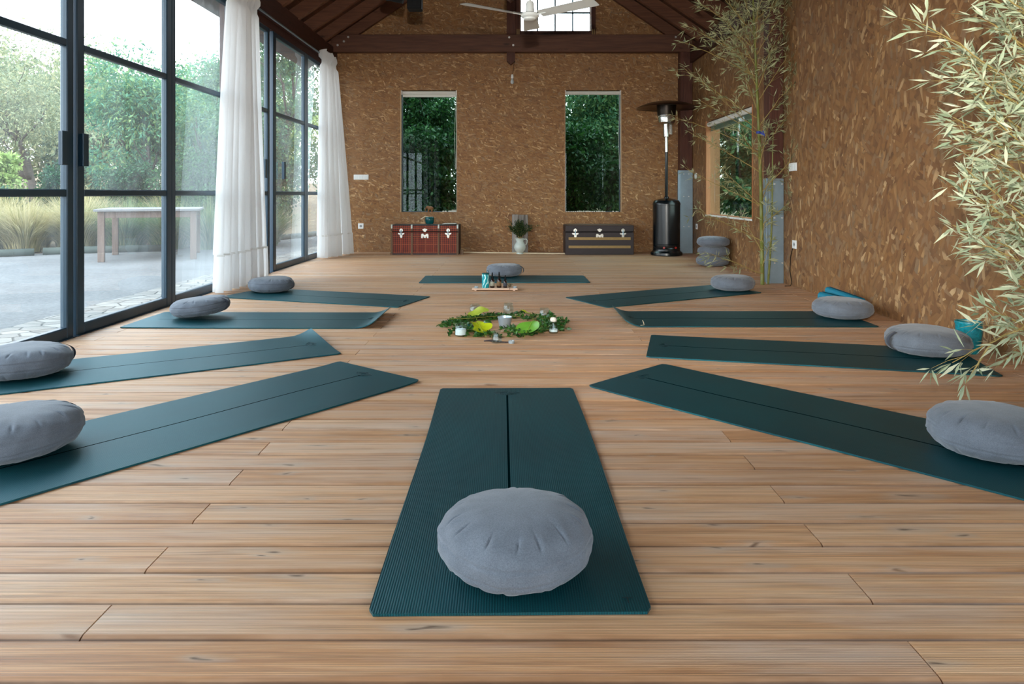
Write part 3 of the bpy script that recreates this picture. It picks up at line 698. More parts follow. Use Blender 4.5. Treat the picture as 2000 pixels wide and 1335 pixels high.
# ------------------------------------------------------------------ cushions
def cushion(label, x, y, z=.0085, R=.215, Hh=.145, seed=0, yaw=0.0, tilt=(0, 0), handle=None, group='grey round cushions on the yoga mats', pleats=14, flat=0.0, pe=.5, NS=260):
    rnd = random.Random(seed)
    t = thing('meditation_cushion', label, 'cushion', (x, y, z), yaw, group=group); t.rotation_euler = (tilt[0], tilt[1], yaw)
    ph = [rnd.uniform(0, 6) for _ in range(8)]
    pls = [2 * PI * (k + rnd.uniform(-.18, .18)) / pleats for k in range(pleats)]; pdep = [rnd.uniform(.5, 1.2) for _ in pls]; psk = [rnd.uniform(-.6, .6) for _ in pls]; plen = [rnd.uniform(.75, 1.15) for _ in pls]
    phis = list(np.linspace(-PI / 2, -.5, 9)) + list(np.linspace(-.45, .62, 22)) + list(np.linspace(.66, 1.545, 26 if NS > 300 else 20))
    prof = []
    for p in phis:
        c, s = max(0, math.cos(p)), math.sin(p)
        r = R * c ** pe; zz = Hh / 2 + (Hh / 2) * (abs(s) ** .85) * (1 if s > 0 else -1)
        if s > 0: zz += flat * (1 - (r / R) ** 2)
        prof.append((p, r, zz))
    vs = []
    for (p, r, zz) in prof:
        for k in range(NS):
            q = 2 * PI * k / NS
            lump = 1 + .012 * math.sin(3 * q + ph[0]) + .010 * math.sin(5 * q + ph[1]) + .006 * math.sin(11 * q + ph[2] + p * 2)
            rr = r * lump; z2 = zz + .004 * math.sin(2 * q + ph[3]) * (r / R) * (1 if p > -.6 else 0)
            d = 0.0
            for a, dp, sk, pl in zip(pls, pdep, psk, plen):
                dq = (q - a - sk * (p - .9) * .25 + PI) % (2 * PI) - PI
                w = dq * max(r, .05)
                if abs(w) < .05:
                    win = math.exp(-((p - .84) / (.17 * pl)) ** 2)
                    d -= dp * win * (.0075 * math.exp(-(w / (.0028 if NS > 300 else .004)) ** 2)) - dp * win * .0035 * math.exp(-((w - .012) / .010) ** 2)
                    win2 = math.exp(-((p + .75) / .3) ** 2); d -= dp * win2 * .005 * math.exp(-(w / .006) ** 2)
            for s0 in (-.22, .20):                      # side band seams
                d -= .0055 * math.exp(-((p - s0) / .032) ** 2)
                d += .0016 * math.exp(-((p - s0 - .07) / .04) ** 2)
            d += (.0014 * math.sin(7 * q + 9 * p + ph[4]) + .0009 * math.sin(17 * q - 6 * p + ph[5])) * (r / R) ** 2
            cn, sn = math.cos(p), math.sin(p)
            rr += d * cn; z2 += d * sn
            vs.append((rr * math.cos(q), rr * math.sin(q), max(z2, .0)))
    n = NS; m = len(prof)
    fs = [(i * n + k, i * n + (k + 1) % n, (i + 1) * n + (k + 1) % n, (i + 1) * n + k) for i in range(m - 1) for k in range(n)]
    fs += [tuple(reversed(range(n))), tuple((m - 1) * n + k for k in range(n))]
    b = MB(); b.add(vs, fs); b.build('cushion_cover', M['cushion'], t, True)
    if handle is not None:
        a = handle; ca, sa = math.cos(a), math.sin(a); ta, tb = -sa, ca; b = MB(); pts = []
        for i in range(13):
            q = -1 + 2 * i / 12; sq = .72 * q; zq = Hh * (.5 + .5 * sq)
            pq = math.asin(min(1, abs(sq) ** (1 / .85))); out = R * math.cos(pq) ** pe + .004 + .016 * (1 - q * q)
            pts.append((ca * out, sa * out, zq))
        w = .02; vs = []
        for (px_, py_, pz) in pts:
            for s in (-1, 1): vs.append((px_ + s * w * ta, py_ + s * w * tb, pz))
        for (px_, py_, pz) in pts:
            for s in (-1, 1): vs.append((px_ * .985 + s * w * ta, py_ * .985 + s * w * tb, pz))
        k = len(pts) * 2; fs = []
        for i in range(len(pts) - 1):
            A = i * 2; fs += [(A, A + 1, A + 3, A + 2), (A + k, A + 2 + k, A + 3 + k, A + 1 + k), (A, A + 2, A + 2 + k, A + k), (A + 1, A + 1 + k, A + 3 + k, A + 3)]
        b.add(vs, fs); b.build('carrying_strap', M['strap'], t, True)
    return t
cushion('grey round cushion at the front, on the mat pointing at the camera', .008, 1.785, R=.197, Hh=.138, seed=1, yaw=.2, flat=.022, pe=.52, NS=460)
cushion('grey round cushion cut by the frame edge, nearest on the window side', -1.83, 2.56, R=.222, Hh=.155, seed=2, handle=1.15)
cushion('grey round cushion on the window side, on the mat with the lifted corner', -2.56, 3.66, R=.222, Hh=.15, seed=3, handle=.9)
cushion('grey round cushion slumped by the first door mullion', -2.385, 5.36, R=.212, Hh=.135, seed=4, tilt=(0, -.10), z=.028, handle=-.1)
cushion('grey round cushion in front of the near white curtain', -2.335, 6.78, R=.212, Hh=.14, seed=5, handle=-.15)
cushion('grey round cushion on the crosswise mat before the trunks', -.085, 8.05, R=.205, Hh=.14, seed=6, handle=-.2)
cushion('grey round cushion beside the foot of the tall bamboo', 2.17, 6.88, R=.210, Hh=.145, seed=7)
cushion('grey round cushion with the teal roll behind it', 2.535, 5.36, R=.217, Hh=.145, seed=8)
cushion('grey round cushion beside the turquoise pot on the floor', 2.47, 4.16, R=.228, Hh=.15, seed=9, handle=3.2)
cushion('grey round cushion cut by the frame edge on the strand board side', 1.765, 2.57, R=.212, Hh=.15, seed=10, flat=.01)
G = 'stacked grey cushions by the side window'
cushion('bottom cushion of the grey stack by the side window', 2.655, 9.27, 0, R=.212, Hh=.135, seed=11, group=G)
cushion('middle cushion of the grey stack by the side window', 2.67, 9.28, .132, R=.205, Hh=.125, seed=12, group=G)
cushion('top cushion of the grey stack by the side window', 2.665, 9.27, .254, R=.212, Hh=.135, seed=13, group=G, handle=.9)

# ------------------------------------------------------------------ leaves and plants
def leaf_arrays(base, dirs, length, width, fold=.25, curve=.0, rng=None, side=None):
    """five-point folded leaves: base point, direction, length, width arrays"""
    N = len(base); d = dirs / np.linalg.norm(dirs, axis=1, keepdims=True)
    up = rng.normal(size=(N, 3)); up[:, 2] += .8
    s = np.cross(d, up); s /= np.linalg.norm(s, axis=1, keepdims=True) + 1e-9; nrm = np.cross(s, d)
    L = np.asarray(length).reshape(-1, 1) * np.ones((N, 1)); W = np.asarray(width).reshape(-1, 1) * np.ones((N, 1))
    tip = base + d * L + np.array([0, 0, -1]) * L * curve; mid = base + d * L * .42 - np.array([0, 0, 1]) * L * curve * .2
    V = np.stack([base, mid + s * W / 2 + nrm * W * fold, tip, mid - s * W / 2 + nrm * W * fold, mid], 1).reshape(-1, 3)
    b = np.arange(N) * 5; Fc = np.concatenate([np.stack([b, b + 4, b + 1], 1), np.stack([b + 4, b + 2, b + 1], 1), np.stack([b, b + 3, b + 4], 1), np.stack([b + 4, b + 3, b + 2], 1)])
    return V, Fc

def blob_leaves(rng, blobs, size, asp=.5, shell=.55, nc=40):
    """clustered foliage: blobs = (centre, radii, leaf count)"""
    bs, ds, ls = [], [], []
    for c, r, n in blobs:
        c = np.array(c); r = np.array(r); k = max(6, nc)
        dd = rng.normal(size=(k, 3)); dd /= np.linalg.norm(dd, axis=1, keepdims=True)
        cc = c + dd * r * (shell + (1 - shell) * rng.random((k, 1))) ; per = n // k
        for j in range(k):
            sg = r.mean() * .16 * (.6 + .8 * rng.random()); p = cc[j] + rng.normal(size=(per, 3)) * sg * np.array([1, 1, .8]); d = rng.normal(size=(per, 3)) + dd[j] * .8; d[:, 2] -= .35
            bs.append(p); ds.append(d); ls.append(size * (.6 + .8 * rng.random(per)))
    b = np.concatenate(bs); d = np.concatenate(ds); l = np.concatenate(ls)
    return leaf_arrays(b, d, l, l * asp, .15, .1, rng)

def branch_tree(b, rng, p, d, L, r, lev, tips, spread=.6, mi=0):
    pts = [Vector(p)]; dd = Vector(d).normalized(); n = 5
    for i in range(n):
        dd = (dd + Vector((rng.uniform(-.18, .18), rng.uniform(-.18, .18), rng.uniform(-.05, .14)))).normalized(); pts.append(pts[-1] + dd * L / n)
    b.tube(pts, [r * (1 - .5 * i / n) for i in range(n + 1)], 6 if lev > 1 else 4, mi=mi)
    if lev == 0: tips.append(pts[-1]); return
    for k in range(3 if lev > 1 else 4):
        q = rng.randint(2, n); a = Vector((rng.uniform(-1, 1), rng.uniform(-1, 1), rng.uniform(-.1, .8))).normalized()
        branch_tree(b, rng, pts[q], (dd * (1 - spread) + a * spread), L * rng.uniform(.55, .75), r * .5, lev - 1, tips, spread)

def tree(name, label, cat, base, height, radius, leafm, leafn, lsize, seed, trunk_r=.09, group=None, low=.25, asp=.5, lean=(0, 0), bare=0, airy=.55):
    rng = np.random.default_rng(seed); rr = random.Random(seed)
    t = thing(name, label, cat, base, group=group)
    b = MB(); tips = []
    if trunk_r > 0:
        branch_tree(b, rr, (0, 0, -.1), (lean[0], lean[1], 1), height * .42, trunk_r, 2 + bare, tips, .55); b.build('trunk', M['bark'], t, True)
    blobs = []; nb = 9
    for i in range(nb):
        a = rr.uniform(0, 2 * PI); q = rr.random() ** .6; zc = height * (low + (1 - low) * rr.uniform(.18, .86)); prof = math.sin(PI * min(1, max(.12, (zc / height - low * .7) / (1.06 - low * .7)))) ** .6
        rad = radius * rr.uniform(.38, .6); blobs.append(((lean[0] * zc + math.cos(a) * radius * .62 * q * prof, lean[1] * zc + math.sin(a) * radius * .62 * q * prof, zc), (rad, rad, rad * .75), leafn // nb))
    V, Fc = blob_leaves(rng, blobs, lsize, asp, airy, 46); V[:, 2] = np.maximum(V[:, 2], .02)
    npmesh('foliage', V, Fc, leafm, t)
    return t

def bamboo(name, label, base, top, culm_r, branches, leafm, leaf_len, leaf_w, seed, node=.28, extra_culms=(), dens=1.0, tape=None):
    rng = np.random.default_rng(seed); rr = random.Random(seed)
    t = thing(name, label, 'bamboo', (0, 0, 0)); base = Vector(base); top = Vector(top)
    b = MB(); Lc = (top - base).length; nn = int(Lc / node)
    for (c0, c1, cr) in [(base, top, culm_r)] + [(Vector(x), Vector(y), r) for x, y, r in extra_culms]:
        pts, rad = [], []
        for i in range(nn + 1):
            f = i / nn; p = c0.lerp(c1, f) + Vector((.012 * math.sin(f * 5), .012 * math.cos(f * 4), 0)); r = cr * (1 - .6 * f)
            for dz, k in ((-.006, 1.0), (-.002, 1.22), (.002, 1.22), (.006, 1.0)):
                if i == 0 and dz < 0: continue
                pts.append(p + Vector((0, 0, dz))); rad.append(r * k)
        b.tube(pts, rad, 10)
    b.build('culm', M['culm'], t, True)
    tw = MB(); bs, ds, ls = [], [], []
    def cluster(p, d, n):
        d = d.normalized()
        for i in range(n):
            dv = (d + Vector((rr.gauss(0, .5), rr.gauss(0, .5), rr.gauss(-.22, .45)))).normalized()
            bs.append(tuple(p + dv * .006)); ds.append(tuple(dv)); ls.append(leaf_len * rr.uniform(.55, 1.15))
    for (s, e, n) in branches:
        s, e = Vector(s), Vector(e); L = (e - s).length; sag = rr.uniform(-.02, .05) * L; N = 14
        pts = [s.lerp(e, i / N) + Vector((0, 0, math.sin(i / N * PI) * sag)) + Vector((rr.gauss(0, .004), rr.gauss(0, .004), rr.gauss(0, .004))) * L for i in range(N + 1)]
        tw.tube(pts, [culm_r * .2 * (1 - .75 * i / N) + .0007 for i in range(N + 1)], 5)
        cluster(pts[-1], e - s, 4)
        for j in range(int(n * dens)):
            f = .18 + .82 * (j + rr.random()) / max(1, n * dens); q = f * N; i = min(N - 1, int(q)); p = pts[i].lerp(pts[i + 1], q - i)
            dv = ((pts[i + 1] - pts[i]).normalized() + Vector((rr.uniform(-.9, .9), rr.uniform(-.9, .9), rr.uniform(-.7, .8)))).normalized()
            l2 = L * rr.uniform(.08, .26) * (1.15 - f * .6) + .02; pm = p + dv * l2 * .5; pe = p + dv * l2 + Vector((0, 0, -.1 * l2))
            tw.tube([p, pm, pe], [.0012, .001, .0006], 4, cap=False)
            cluster(pe, dv, rr.choice((3, 4, 4, 5))); 
            if rr.random() < .7: cluster(pm, dv, 2)
    tw.v = [(min(v[0], XR - .005), v[1], min(v[2], roofz(v[0]) - .06)) for v in tw.v]
    tw.build('twigs', M['twig'], t)
    bs = np.array(bs); ds = np.array(ds); ls = np.array(ls)
    V, Fc = leaf_arrays(bs, ds, ls, ls * leaf_w, .12, .06, rng); V[:, 0] = np.minimum(V[:, 0], XR - .006); V[:, 2] = np.minimum(V[:, 2], APEX - SLOPE * np.abs(V[:, 0]) - .05)
    npmesh('leaves', V, Fc, leafm, t)
    if tape:
        tb = MB(); p = Vector(tape); tb.lathe([(culm_r * 1.0, -.012), (culm_r * 1.3, -.012), (culm_r * 1.3, .012), (culm_r, .012)], 10, p); tb.add([p + Vector((0, -.02, .012)), p + Vector((.06, -.03, .02)), p + Vector((.05, -.035, -.045)), p + Vector((.01, -.02, -.015))], [(0, 1, 2, 3)]); tb.build('tape', M['blue'], t)
    return t
yb = 7.32
def C(py): f = (553 - py) / 553; return P(1490 - 18 * f, py, yb)
br = []
for (tx, ty, sy, n, dy) in [(1331, 82, 150, 5, .1), (1345, 52, 118, 9, -.1), (1338, 136, 232, 14, .1), (1370, 198, 262, 4, .2), (1321, 231, 300, 5, -.15), (1345, 257, 335, 7, .1), (1338, 329, 400, 7, 0), (1360, 409, 470, 9, .1), (1380, 493, 535, 9, -.1),
                            (1562, 75, 200, 14, .05), (1580, 131, 250, 16, -.1), (1580, 189, 300, 14, .1), (1580, 280, 378, 12, -.1), (1568, 372, 440, 9, 0), (1545, 8, 110, 10, 0), (1530, 60, 150, 8, .1), (1410, 330, 400, 8, .1), (1395, 180, 255, 6, -.1),
                            (1372, 10, 100, 16, -.1), (1390, -30, 70, 18, .1), (1420, 40, 130, 18, -.15), (1440, -40, 60, 20, .1), (1500, -40, 50, 18, -.1), (1530, -20, 70, 18, 0), (1560, -40, 40, 14, .1), (1400, 70, 160, 16, .15), (1440, 90, 170, 16, -.2), (1510, 90, 180, 16, -.1), (1455, 150, 215, 10, .1), (1500, 250, 330, 12, -.15), (1440, 250, 310, 10, -.1), (1510, 330, 400, 9, .05), (1500, 400, 470, 8, -.1), (1450, 420, 490, 5, .1), (1435, 15, 110, 16, .2), (1480, 20, 110, 16, -.2), (1505, 470, 520, 7, -.05)]:
    br.append((C(sy), P(tx, ty, yb + dy), n))
bamboo('bamboo', 'tall thin bamboo standing on the deck beside the steel column', FL(1490, 556), P(1470, -68, yb), .021, br, M['bleaf_far'], .088, .135, 5, .22, [((2.70, 7.36, 0), (2.76, 7.36, 1.6), .012)], 1.7, C(259) + Vector((.0, -.025, 0)))
yn = 3.05
cb = FL(2150, 800); 
def Cn(py): return P(2140, py, yn)
br = []
for (tx, ty, sy, n, dy) in [(1800, 44, 270, 24, -.15), (1862, 118, 330, 16, .1), (1925, -10, 110, 24, .1), (1915, -45, 160, 16, -.1), (1950, -40, 60, 22, 0), (1880, 110, 290, 30, .05), (1920, 160, 320, 32, -.1), (1862, 150, 360, 20, .1), (1860, 228, 440, 26, 0), (1900, 280, 460, 32, .1), (1940, 230, 420, 32, -.1), (1885, 330, 520, 26, -.05), (1876, 365, 560, 20, .1), (1935, 400, 590, 28, -.1), (1862, 440, 560, 22, .05), (1905, 470, 620, 24, -.05), (1950, 510, 640, 22, .1), (1925, 600, 700, 18, 0), (1960, 60, 250, 32, .12), (1980, 330, 500, 26, -.15), (1970, 450, 600, 22, .1), (1990, 150, 330, 26, .1), (1965, 700, 640, 10, .0), (1990, 560, 660, 16, -.1), (1930, 40, 190, 26, -.05), (1990, 20, 150, 24, 0), (1945, 330, 500, 20, 0), (1985, 640, 700, 14, .1), (1910, 210, 380, 22, .15)]:
    br.append((Cn(sy), P(tx, ty, yn + dy), n))
for (tx, ty, sy, n, dy) in [(2020, -420, -200, 20, .1), (2220, -380, -180, 18, -.2), (1990, -250, -60, 20, -.15), (2200, -120, 60, 16, -.35), (2190, 180, 330, 14, -.35), (2100, -480, -330, 18, .1)]: br.append((Cn(sy), P(tx, ty, yn + dy), n))
br.append((Cn(560), P(1862, 705, yn - .1), 16)); br.append((P(1935, 672, yn - .08), P(1886, 748, yn - .1), 4))
bamboo('bamboo', 'pale leafy bamboo filling the frame edge before the strand board wall', (cb.x, yn, 0), P(2130, -520, yn), .024, br, M['bleaf_near'], .094, .15, 11, .3, (), .72)

# ------------------------------------------------------------------ ceiling fan
fan = thing('ceiling_fan', 'white three-bladed ceiling fan hanging in front of the gable window', 'ceiling fan', (.155, 6.04, 2.495))
b = MB(); b.tube([(0, 0, .13), (0, 0, roofz(.155) - 2.4)], .011, 8); b.lathe([(.0, roofz(.155) - 2.42), (.05, roofz(.155) - 2.42), (.05, roofz(.155) - 2.36), (0, roofz(.155) - 2.36)], 16); b.build('down_rod', M['fanwhite'], fan, True, 40)
b = MB(); b.lathe([(0, .022), (.036, .022), (.037, .03), (.034, .1), (.028, .118), (.012, .124), (.012, .14), (0, .14)], 24); b.build('canopy_cover', M['fanwhite'], fan, True, 40)
b = MB(); b.lathe([(0, -.045), (.035, -.044), (.052, -.036), (.056, -.024), (.066, -.02), (.078, -.012), (.078, .012), (.066, .02), (0, .022)], 32); b.build('motor_housing', M['fanwhite'], fan, True, 35)
for a in (-88, 32 - 1, 152 - 1):
    a0 = math.radians({-88: 87, 31: -33, 151: 207}[a]); ca, sa = math.cos(a0), math.sin(a0); b = MB()
    def bl(u, v, th=0):
        r = .1 + .53 * v; w = (.058 + .018 * v) * (u - .5) * 2 * (1 - .12 * max(0, v - .96) / .04); zz = -(u - .5) * .024 + .022 * v + th
        return (ca * r - sa * w, sa * r + ca * w, zz)
    b.grid(lambda u, v: bl(u, v), 6, 14); b.grid(lambda u, v: bl(u, v, .004), 6, 14)
    b.tube([(ca * .06, sa * .06, 0), (ca * .16, sa * .16, .006)], .009, 6); b.build('blade', M['fanwhite'], fan, True, 40)

# black speaker hung from the truss
t = thing('hanging_speaker', 'black box speaker hung from the roof truss', 'speaker', (-1.03, 7.42, 2.9))
b = MB(); b.bbox(-.075, .075, -.07, .07, 0, .26, .008); b.build('cabinet', M['black'], t)
b = MB()
for i in range(9): b.box(-.06 + i * .014, -.055 + i * .014, -.076, -.07, .02, .24)
b.build('grille', M['black'], t)
b = MB(); b.tube([(0, 0, .26), (0, .06, .42)], .014, 6); b.box(-.3, .05, -.03, .03, .3, .36); b.build('mount', M['black'], t)
t = thing('stage_lamp', 'black lamp housing beside the hanging speaker', 'lamp', (-1.25, 7.4, 3.02)); b = MB(); b.tube([(-.13, 0, .06), (.1, 0, .03)], [.07, .085], 14); b.build('housing', M['black'], t, True, 40)
b = MB(); b.tube([(-.02, 0, .09), (-.02, .06, .22)], .012, 6); b.build('mount', M['black'], t)
# hanging bulb
t = thing('pendant_bulb', 'bare bulb hanging on a thin wire below the king post', 'light bulb', (.005, 11.2, 2.78))
b = MB(); b.tube([(0, 0, .08), (.01, 0, .14), (.02, .0, .2), (.035, .03, .31), (.045, .05, .45)], .003, 5); b.build('cable', M['black'], t)
b = MB(); b.lathe([(0, .02), (.016, .02), (.022, .03), (.02, .07), (.012, .085), (0, .085)], 14); b.build('socket', M['white'], t, True, 40)
b = MB(); b.lathe([(0, -.07), (.018, -.064), (.028, -.045), (.028, -.025), (.016, .005), (.014, .02), (0, .02)], 16); b.build('bulb', M['elecgrey'], t, True)

# ------------------------------------------------------------------ patio heater
t = thing('patio_heater', 'black mushroom-shaped gas patio heater beside the corner column', 'patio heater', (2.40, 10.86, 0))
b = MB(); b.lathe([(0, 0), (.235, 0), (.245, .012), (.243, .045), (.225, .062), (.21, .075), (.205, .1), (0, .1)], 40); b.build('base', M['heaterblack'], t, True, 35)
b = MB(); b.lathe([(0, .1), (.208, .1), (.21, .11), (.203, .125), (.208, .14), (.208, .17), (.203, .175), (.208, .18), (.210, .78), (.214, .785), (.214, .80), (.205, .825), (.19, .85), (.10, .875), (.05, .885), (0, .885)], 40); tank = b.build('tank_housing', M['heaterblack'], t, True, 35)
b = MB(); b.lathe([(.036, .88), (.036, .9), (.023, .92), (.023, 1.62), (0, 1.62)], 20); b.build('pole', M['heaterblack'], t, True, 35)
b = MB(); b.lathe([(.026, 1.6), (.026, 1.83), (.05, 1.835), (.052, 1.85), (.052, 2.04), (.03, 2.05), (0, 2.05)], 20); b.bbox(.055, .085, -.03, 0, 1.87, 2.03, .004); b.build('control_head', M['chrome'], t, True, 35)
b = MB(); b.lathe([(0, 2.03), (.09, 2.035), (.125, 2.06), (.132, 2.13), (.130, 2.15), (.138, 2.16), (.138, 2.17)], 36); b.build('burner_bowl', M['chrome'], t, True, 35)
b = MB(); b.lathe([(.138, 2.165), (.152, 2.33), (.152, 2.345), (0, 2.345)], 36); b.build('burner_screen', M['darkmetal'], t, True, 35)
b = MB(); b.lathe([(0, 2.385), (.15, 2.383), (.3, 2.355), (.4, 2.32), (.455, 2.29), (.46, 2.285), (.455, 2.283), (.4, 2.312), (.3, 2.345), (.15, 2.372), (0, 2.375)], 56); b.build('reflector_dish', M['reflector'], t, True, 50)
for a in (-112, -62):
    ca, sa = math.cos(math.radians(a)), math.sin(math.radians(a)); b = MB(); b.tube([(ca * .2, sa * .2, .13), (ca * .222, sa * .222, .13)], .016, 10); b.build('knob', M['red'], tank)

# ------------------------------------------------------------------ trunks
def latch(par, x, zt, style, y=-.004):
    # nickel hasp plate on the lid, shaped catch plate on the body
    def plate(b, poly, y0=y): b.prism([(x + p[0], p[1]) for p in poly], 'y', y0 - .006, y0 + .002)
    b = MB()
    if style == 'centre': plate(b, [(-.042, zt + .035), (-.03, zt + .045), (-.012, zt + .05), (0, zt + .058), (.012, zt + .05), (.03, zt + .045), (.042, zt + .035), (.024, zt + .022), (.014, zt + .004), (-.014, zt + .004), (-.024, zt + .022)])
    else: plate(b, [(-.025, zt + .008), (-.028, zt + .035), (-.012, zt + .05), (0, zt + .058), (.012, zt + .05), (.028, zt + .035), (.025, zt + .008)])
    h = b.build('hasp', M['silver'], par[0]); b = MB()
    if style == 'centre':
        plate(b, [(-.05, zt - .028), (-.02, zt - .03), (-.014, zt - .045), (.014, zt - .045), (.02, zt - .03), (.05, zt - .028), (.058, zt - .05), (.056, zt - .095), (.034, zt - .095), (.03, zt - .07), (.018, zt - .066), (.016, zt - .09), (-.016, zt - .09), (-.018, zt - .066), (-.03, zt - .07), (-.034, zt - .095), (-.056, zt - .095), (-.058, zt - .05)])
    else: plate(b, [(-.05, zt - .015), (.05, zt - .015), (.045, zt - .035), (.022, zt - .042), (.016, zt - .08), (0, zt - .098), (-.016, zt - .08), (-.022, zt - .042), (-.045, zt - .035)])
    b.build('catch_plate', M['silver'], par[1])
    if style != 'centre':
        b = MB(); b.tube([(x, y - .010, zt + .03), (x, y - .012, zt - .05)], .008, 6); b.build('buckle_bar', M['steel'], par[1])
t = thing('trunk', 'old red plaid travel trunk with wooden slats and nickel latches', 'trunk', (-1.90, 10.95, 0)); Wd, Hd, Dp, zl = 1.062, .465, .44, .355
b = MB(); b.bbox(.01, Wd - .01, .004, Dp, .012, zl - .006, .006); body = b.build('body', M['plaid'], t)
b = MB(); b.bbox(.01, Wd - .01, .004, Dp, zl + .008, Hd - .01, .006); lid = b.build('lid', M['plaid'], t)
b = MB(); b.box(.015, Wd - .015, .014, Dp - .01, zl - .01, zl + .012); b.build('gap', M['trunkgap'], t)
for x in (0, .315, .735, Wd - .03):
    b = MB(); b.bbox(x, x + .03, -.004, .012, 0, zl - .01, .002); b.bbox(x, x + .03, -.004, .012, zl + .012, Hd, .002); b.bbox(x, x + .03, -.004, Dp, Hd - .012, Hd + .002, .002); b.build('slat', M['trunkwood'], t)
    b = MB(); b.bbox(x + .003, x + .027, -.010, -.003, Hd - .055, Hd + .004, .002); b.bbox(x + .003, x + .027, -.010, .03, Hd, Hd + .007, .002); b.build('slat_clamp', M['jug'], t)
b = MB(); b.bbox(-.004, .012, -.002, Dp, 0, .03, .002); b.bbox(Wd - .012, Wd + .004, -.002, Dp, 0, Hd, .002); b.box(.0, Wd, -.002, .01, 0, .022); b.box(0, Wd, -.002, Dp, Hd - .01, Hd - .002); b.build('edge_binding', M['trunkdark'], t)
for x, s in ((.165, 'side'), (.535, 'centre'), (.90, 'side')):
    latch((lid, body), x, zl, s)
t = thing('trunk', 'dark brown steamer trunk with two brass bands and nickel latches', 'trunk', (.835, 10.93, 0)); Wd, Hd, Dp, zl = 1.07, .46, .46, .355
b = MB(); b.bbox(0, Wd, 0, Dp, 0, zl - .005, .006); body = b.build('body', M['trunkdark'], t)
b = MB(); b.bbox(0, Wd, 0, Dp, zl + .007, Hd, .006); lid = b.build('lid', M['trunkdark'], t)
b = MB(); b.box(.015, Wd - .015, .012, Dp - .01, zl - .01, zl + .012); b.build('gap', M['trunkgap'], t)
b = MB(); b.bbox(.03, Wd - .01, -.002, Dp - .02, Hd - .001, Hd + .005, .001); b.build('lid_edge', M['trunkwood'], t)
for z in (.232, .102):
    b = MB(); b.bbox(.05, Wd - .05, -.009, .002, z, z + .042, .002); b.build('brass_band', M['brass'], t)
for x, s in ((.155, 'side'), (.535, 'centre'), (.90, 'side')):
    latch((lid, body), x, zl, s, -.002)

# things on and around the trunks
t = thing('lidded_pot', 'small dark turquoise pot standing on the red trunk', 'pot', (-1.315, 11.15, .474))
b = MB(); b.lathe([(0, 0), (.055, 0), (.068, .03), (.074, .07), (.07, .10), (.058, .112), (.05, .112), (.05, .10), (0, .09)], 24, mod=lambda q, z: 1 + .02 * math.cos(8 * q)); b.build('bowl', M['darkturq'], t, True, 50)
t2 = MB(); t2.tube([(-1.30, 11.14, .575), (-1.38, 11.12, .575 + .02), (-1.45, 11.11, .548)], [.006, .007, .009], 6); tag(t2.build('wooden_stick', M['bamboopole'], smooth=True), 'pale wooden stick leaning out of the dark pot on the red trunk', 'stick')
b = MB(); b.bbox(-1.10, -.90, 11.02, 11.22, .474, .480, .001); b.bbox(-1.07, -.88, 11.0, 11.18, .480, .487, .001); tag(b.build('paper_stack', M['paper']), 'thin stack of white papers lying on the red trunk', 'papers')
jug = thing('jug', 'pale stoneware jug standing on the floor between the trunks', 'jug', (.125, 11.08, 0))
b = MB(); b.lathe([(0, 0), (.055, 0), (.056, .012), (.048, .022), (.06, .035), (.086, .07), (.095, .105), (.09, .14), (.072, .17), (.058, .195), (.06, .225), (.068, .25), (.064, .25), (.054, .225), (.052, .2), (0, .19)], 32, mod=lambda q, z: 1 + (.18 * max(0, math.cos(q - PI)) ** 6 if z > .22 else 0)); b.build('body', M['jug'], jug, True, 60)
b = MB(); b.tube([(.058, 0, .232), (.1, 0, .238), (.118, 0, .215), (.113, 0, .18), (.092, 0, .14)], [.009, .009, .009, .008, .008], 8); b.build('handle', M['jug'], jug, True)
rng = np.random.default_rng(21); rr = random.Random(21)
t = thing('greenery_bunch', 'bunch of dark green heather-like sprigs in the stoneware jug', 'plant', (.125, 11.08, .2))
st = MB(); bs, ds, ls = [], [], []
for k in range(46):
    a = rr.uniform(0, 2 * PI); sp_ = rr.uniform(.1, 1.0); Lh = rr.uniform(.22, .36); e = Vector((math.cos(a) * sp_ * .25, math.sin(a) * sp_ * .13, Lh * (1.05 - .35 * sp_)))
    if k == 0: e = Vector((.30, -.02, .25))
    if k == 1: e = Vector((-.22, -.05, .36))
    pts = [Vector((0, 0, 0)).lerp(e, f) + Vector((0, 0, .03 * math.sin(f * PI))) + Vector((e.x * .12 * math.sin(f * PI), 0, 0)) * (-1) for f in (0, .25, .5, .75, 1)]
    st.tube(pts, [.002, .0018, .0015, .0012, .001], 4, cap=False)
    for j in range(90):
        f = .3 + .7 * rr.random(); i = min(3, int(f * 4)); p = pts[i].lerp(pts[i + 1], f * 4 - i); d = Vector((rr.gauss(0, 1), rr.gauss(0, 1), rr.gauss(.4, .8)))
        bs.append(tuple(p + d.normalized() * .012 * rr.random())); ds.append(tuple(d)); ls.append(rr.uniform(.014, .03))
st.build('stems', M['twig'], t); V, Fc = leaf_arrays(np.array(bs), np.array(ds), np.array(ls), np.array(ls) * .38, .1, 0, rng); npmesh('leaves', V, Fc, M['plant'], t)
b = MB(); b.bbox(0, .10, -.015, .015, 0, .62, .004); b.bbox(.105, .26, -.014, .014, 0, .615, .004); o = b.build('weathered_plank', M['plank']); o.location = (.0, 11.32, 0); o.rotation_euler = (-.13, 0, 0); tag(o, 'weathered grey plank leaning on the gable wall behind the jug', 'plank')
b = MB(); p0, p1 = Vector((-.80, 11.22, .013)), Vector((.82, 10.98, .013)); N = 9
pts, rad = [], []
for i in range(N + 1):
    p = p0.lerp(p1, i / N)
    for dx, k in ((-.012, 1), (-.004, 1.18), (.004, 1.18), (.012, 1)): pts.append(p + Vector((dx, 0, 0))); rad.append(.011 * k)
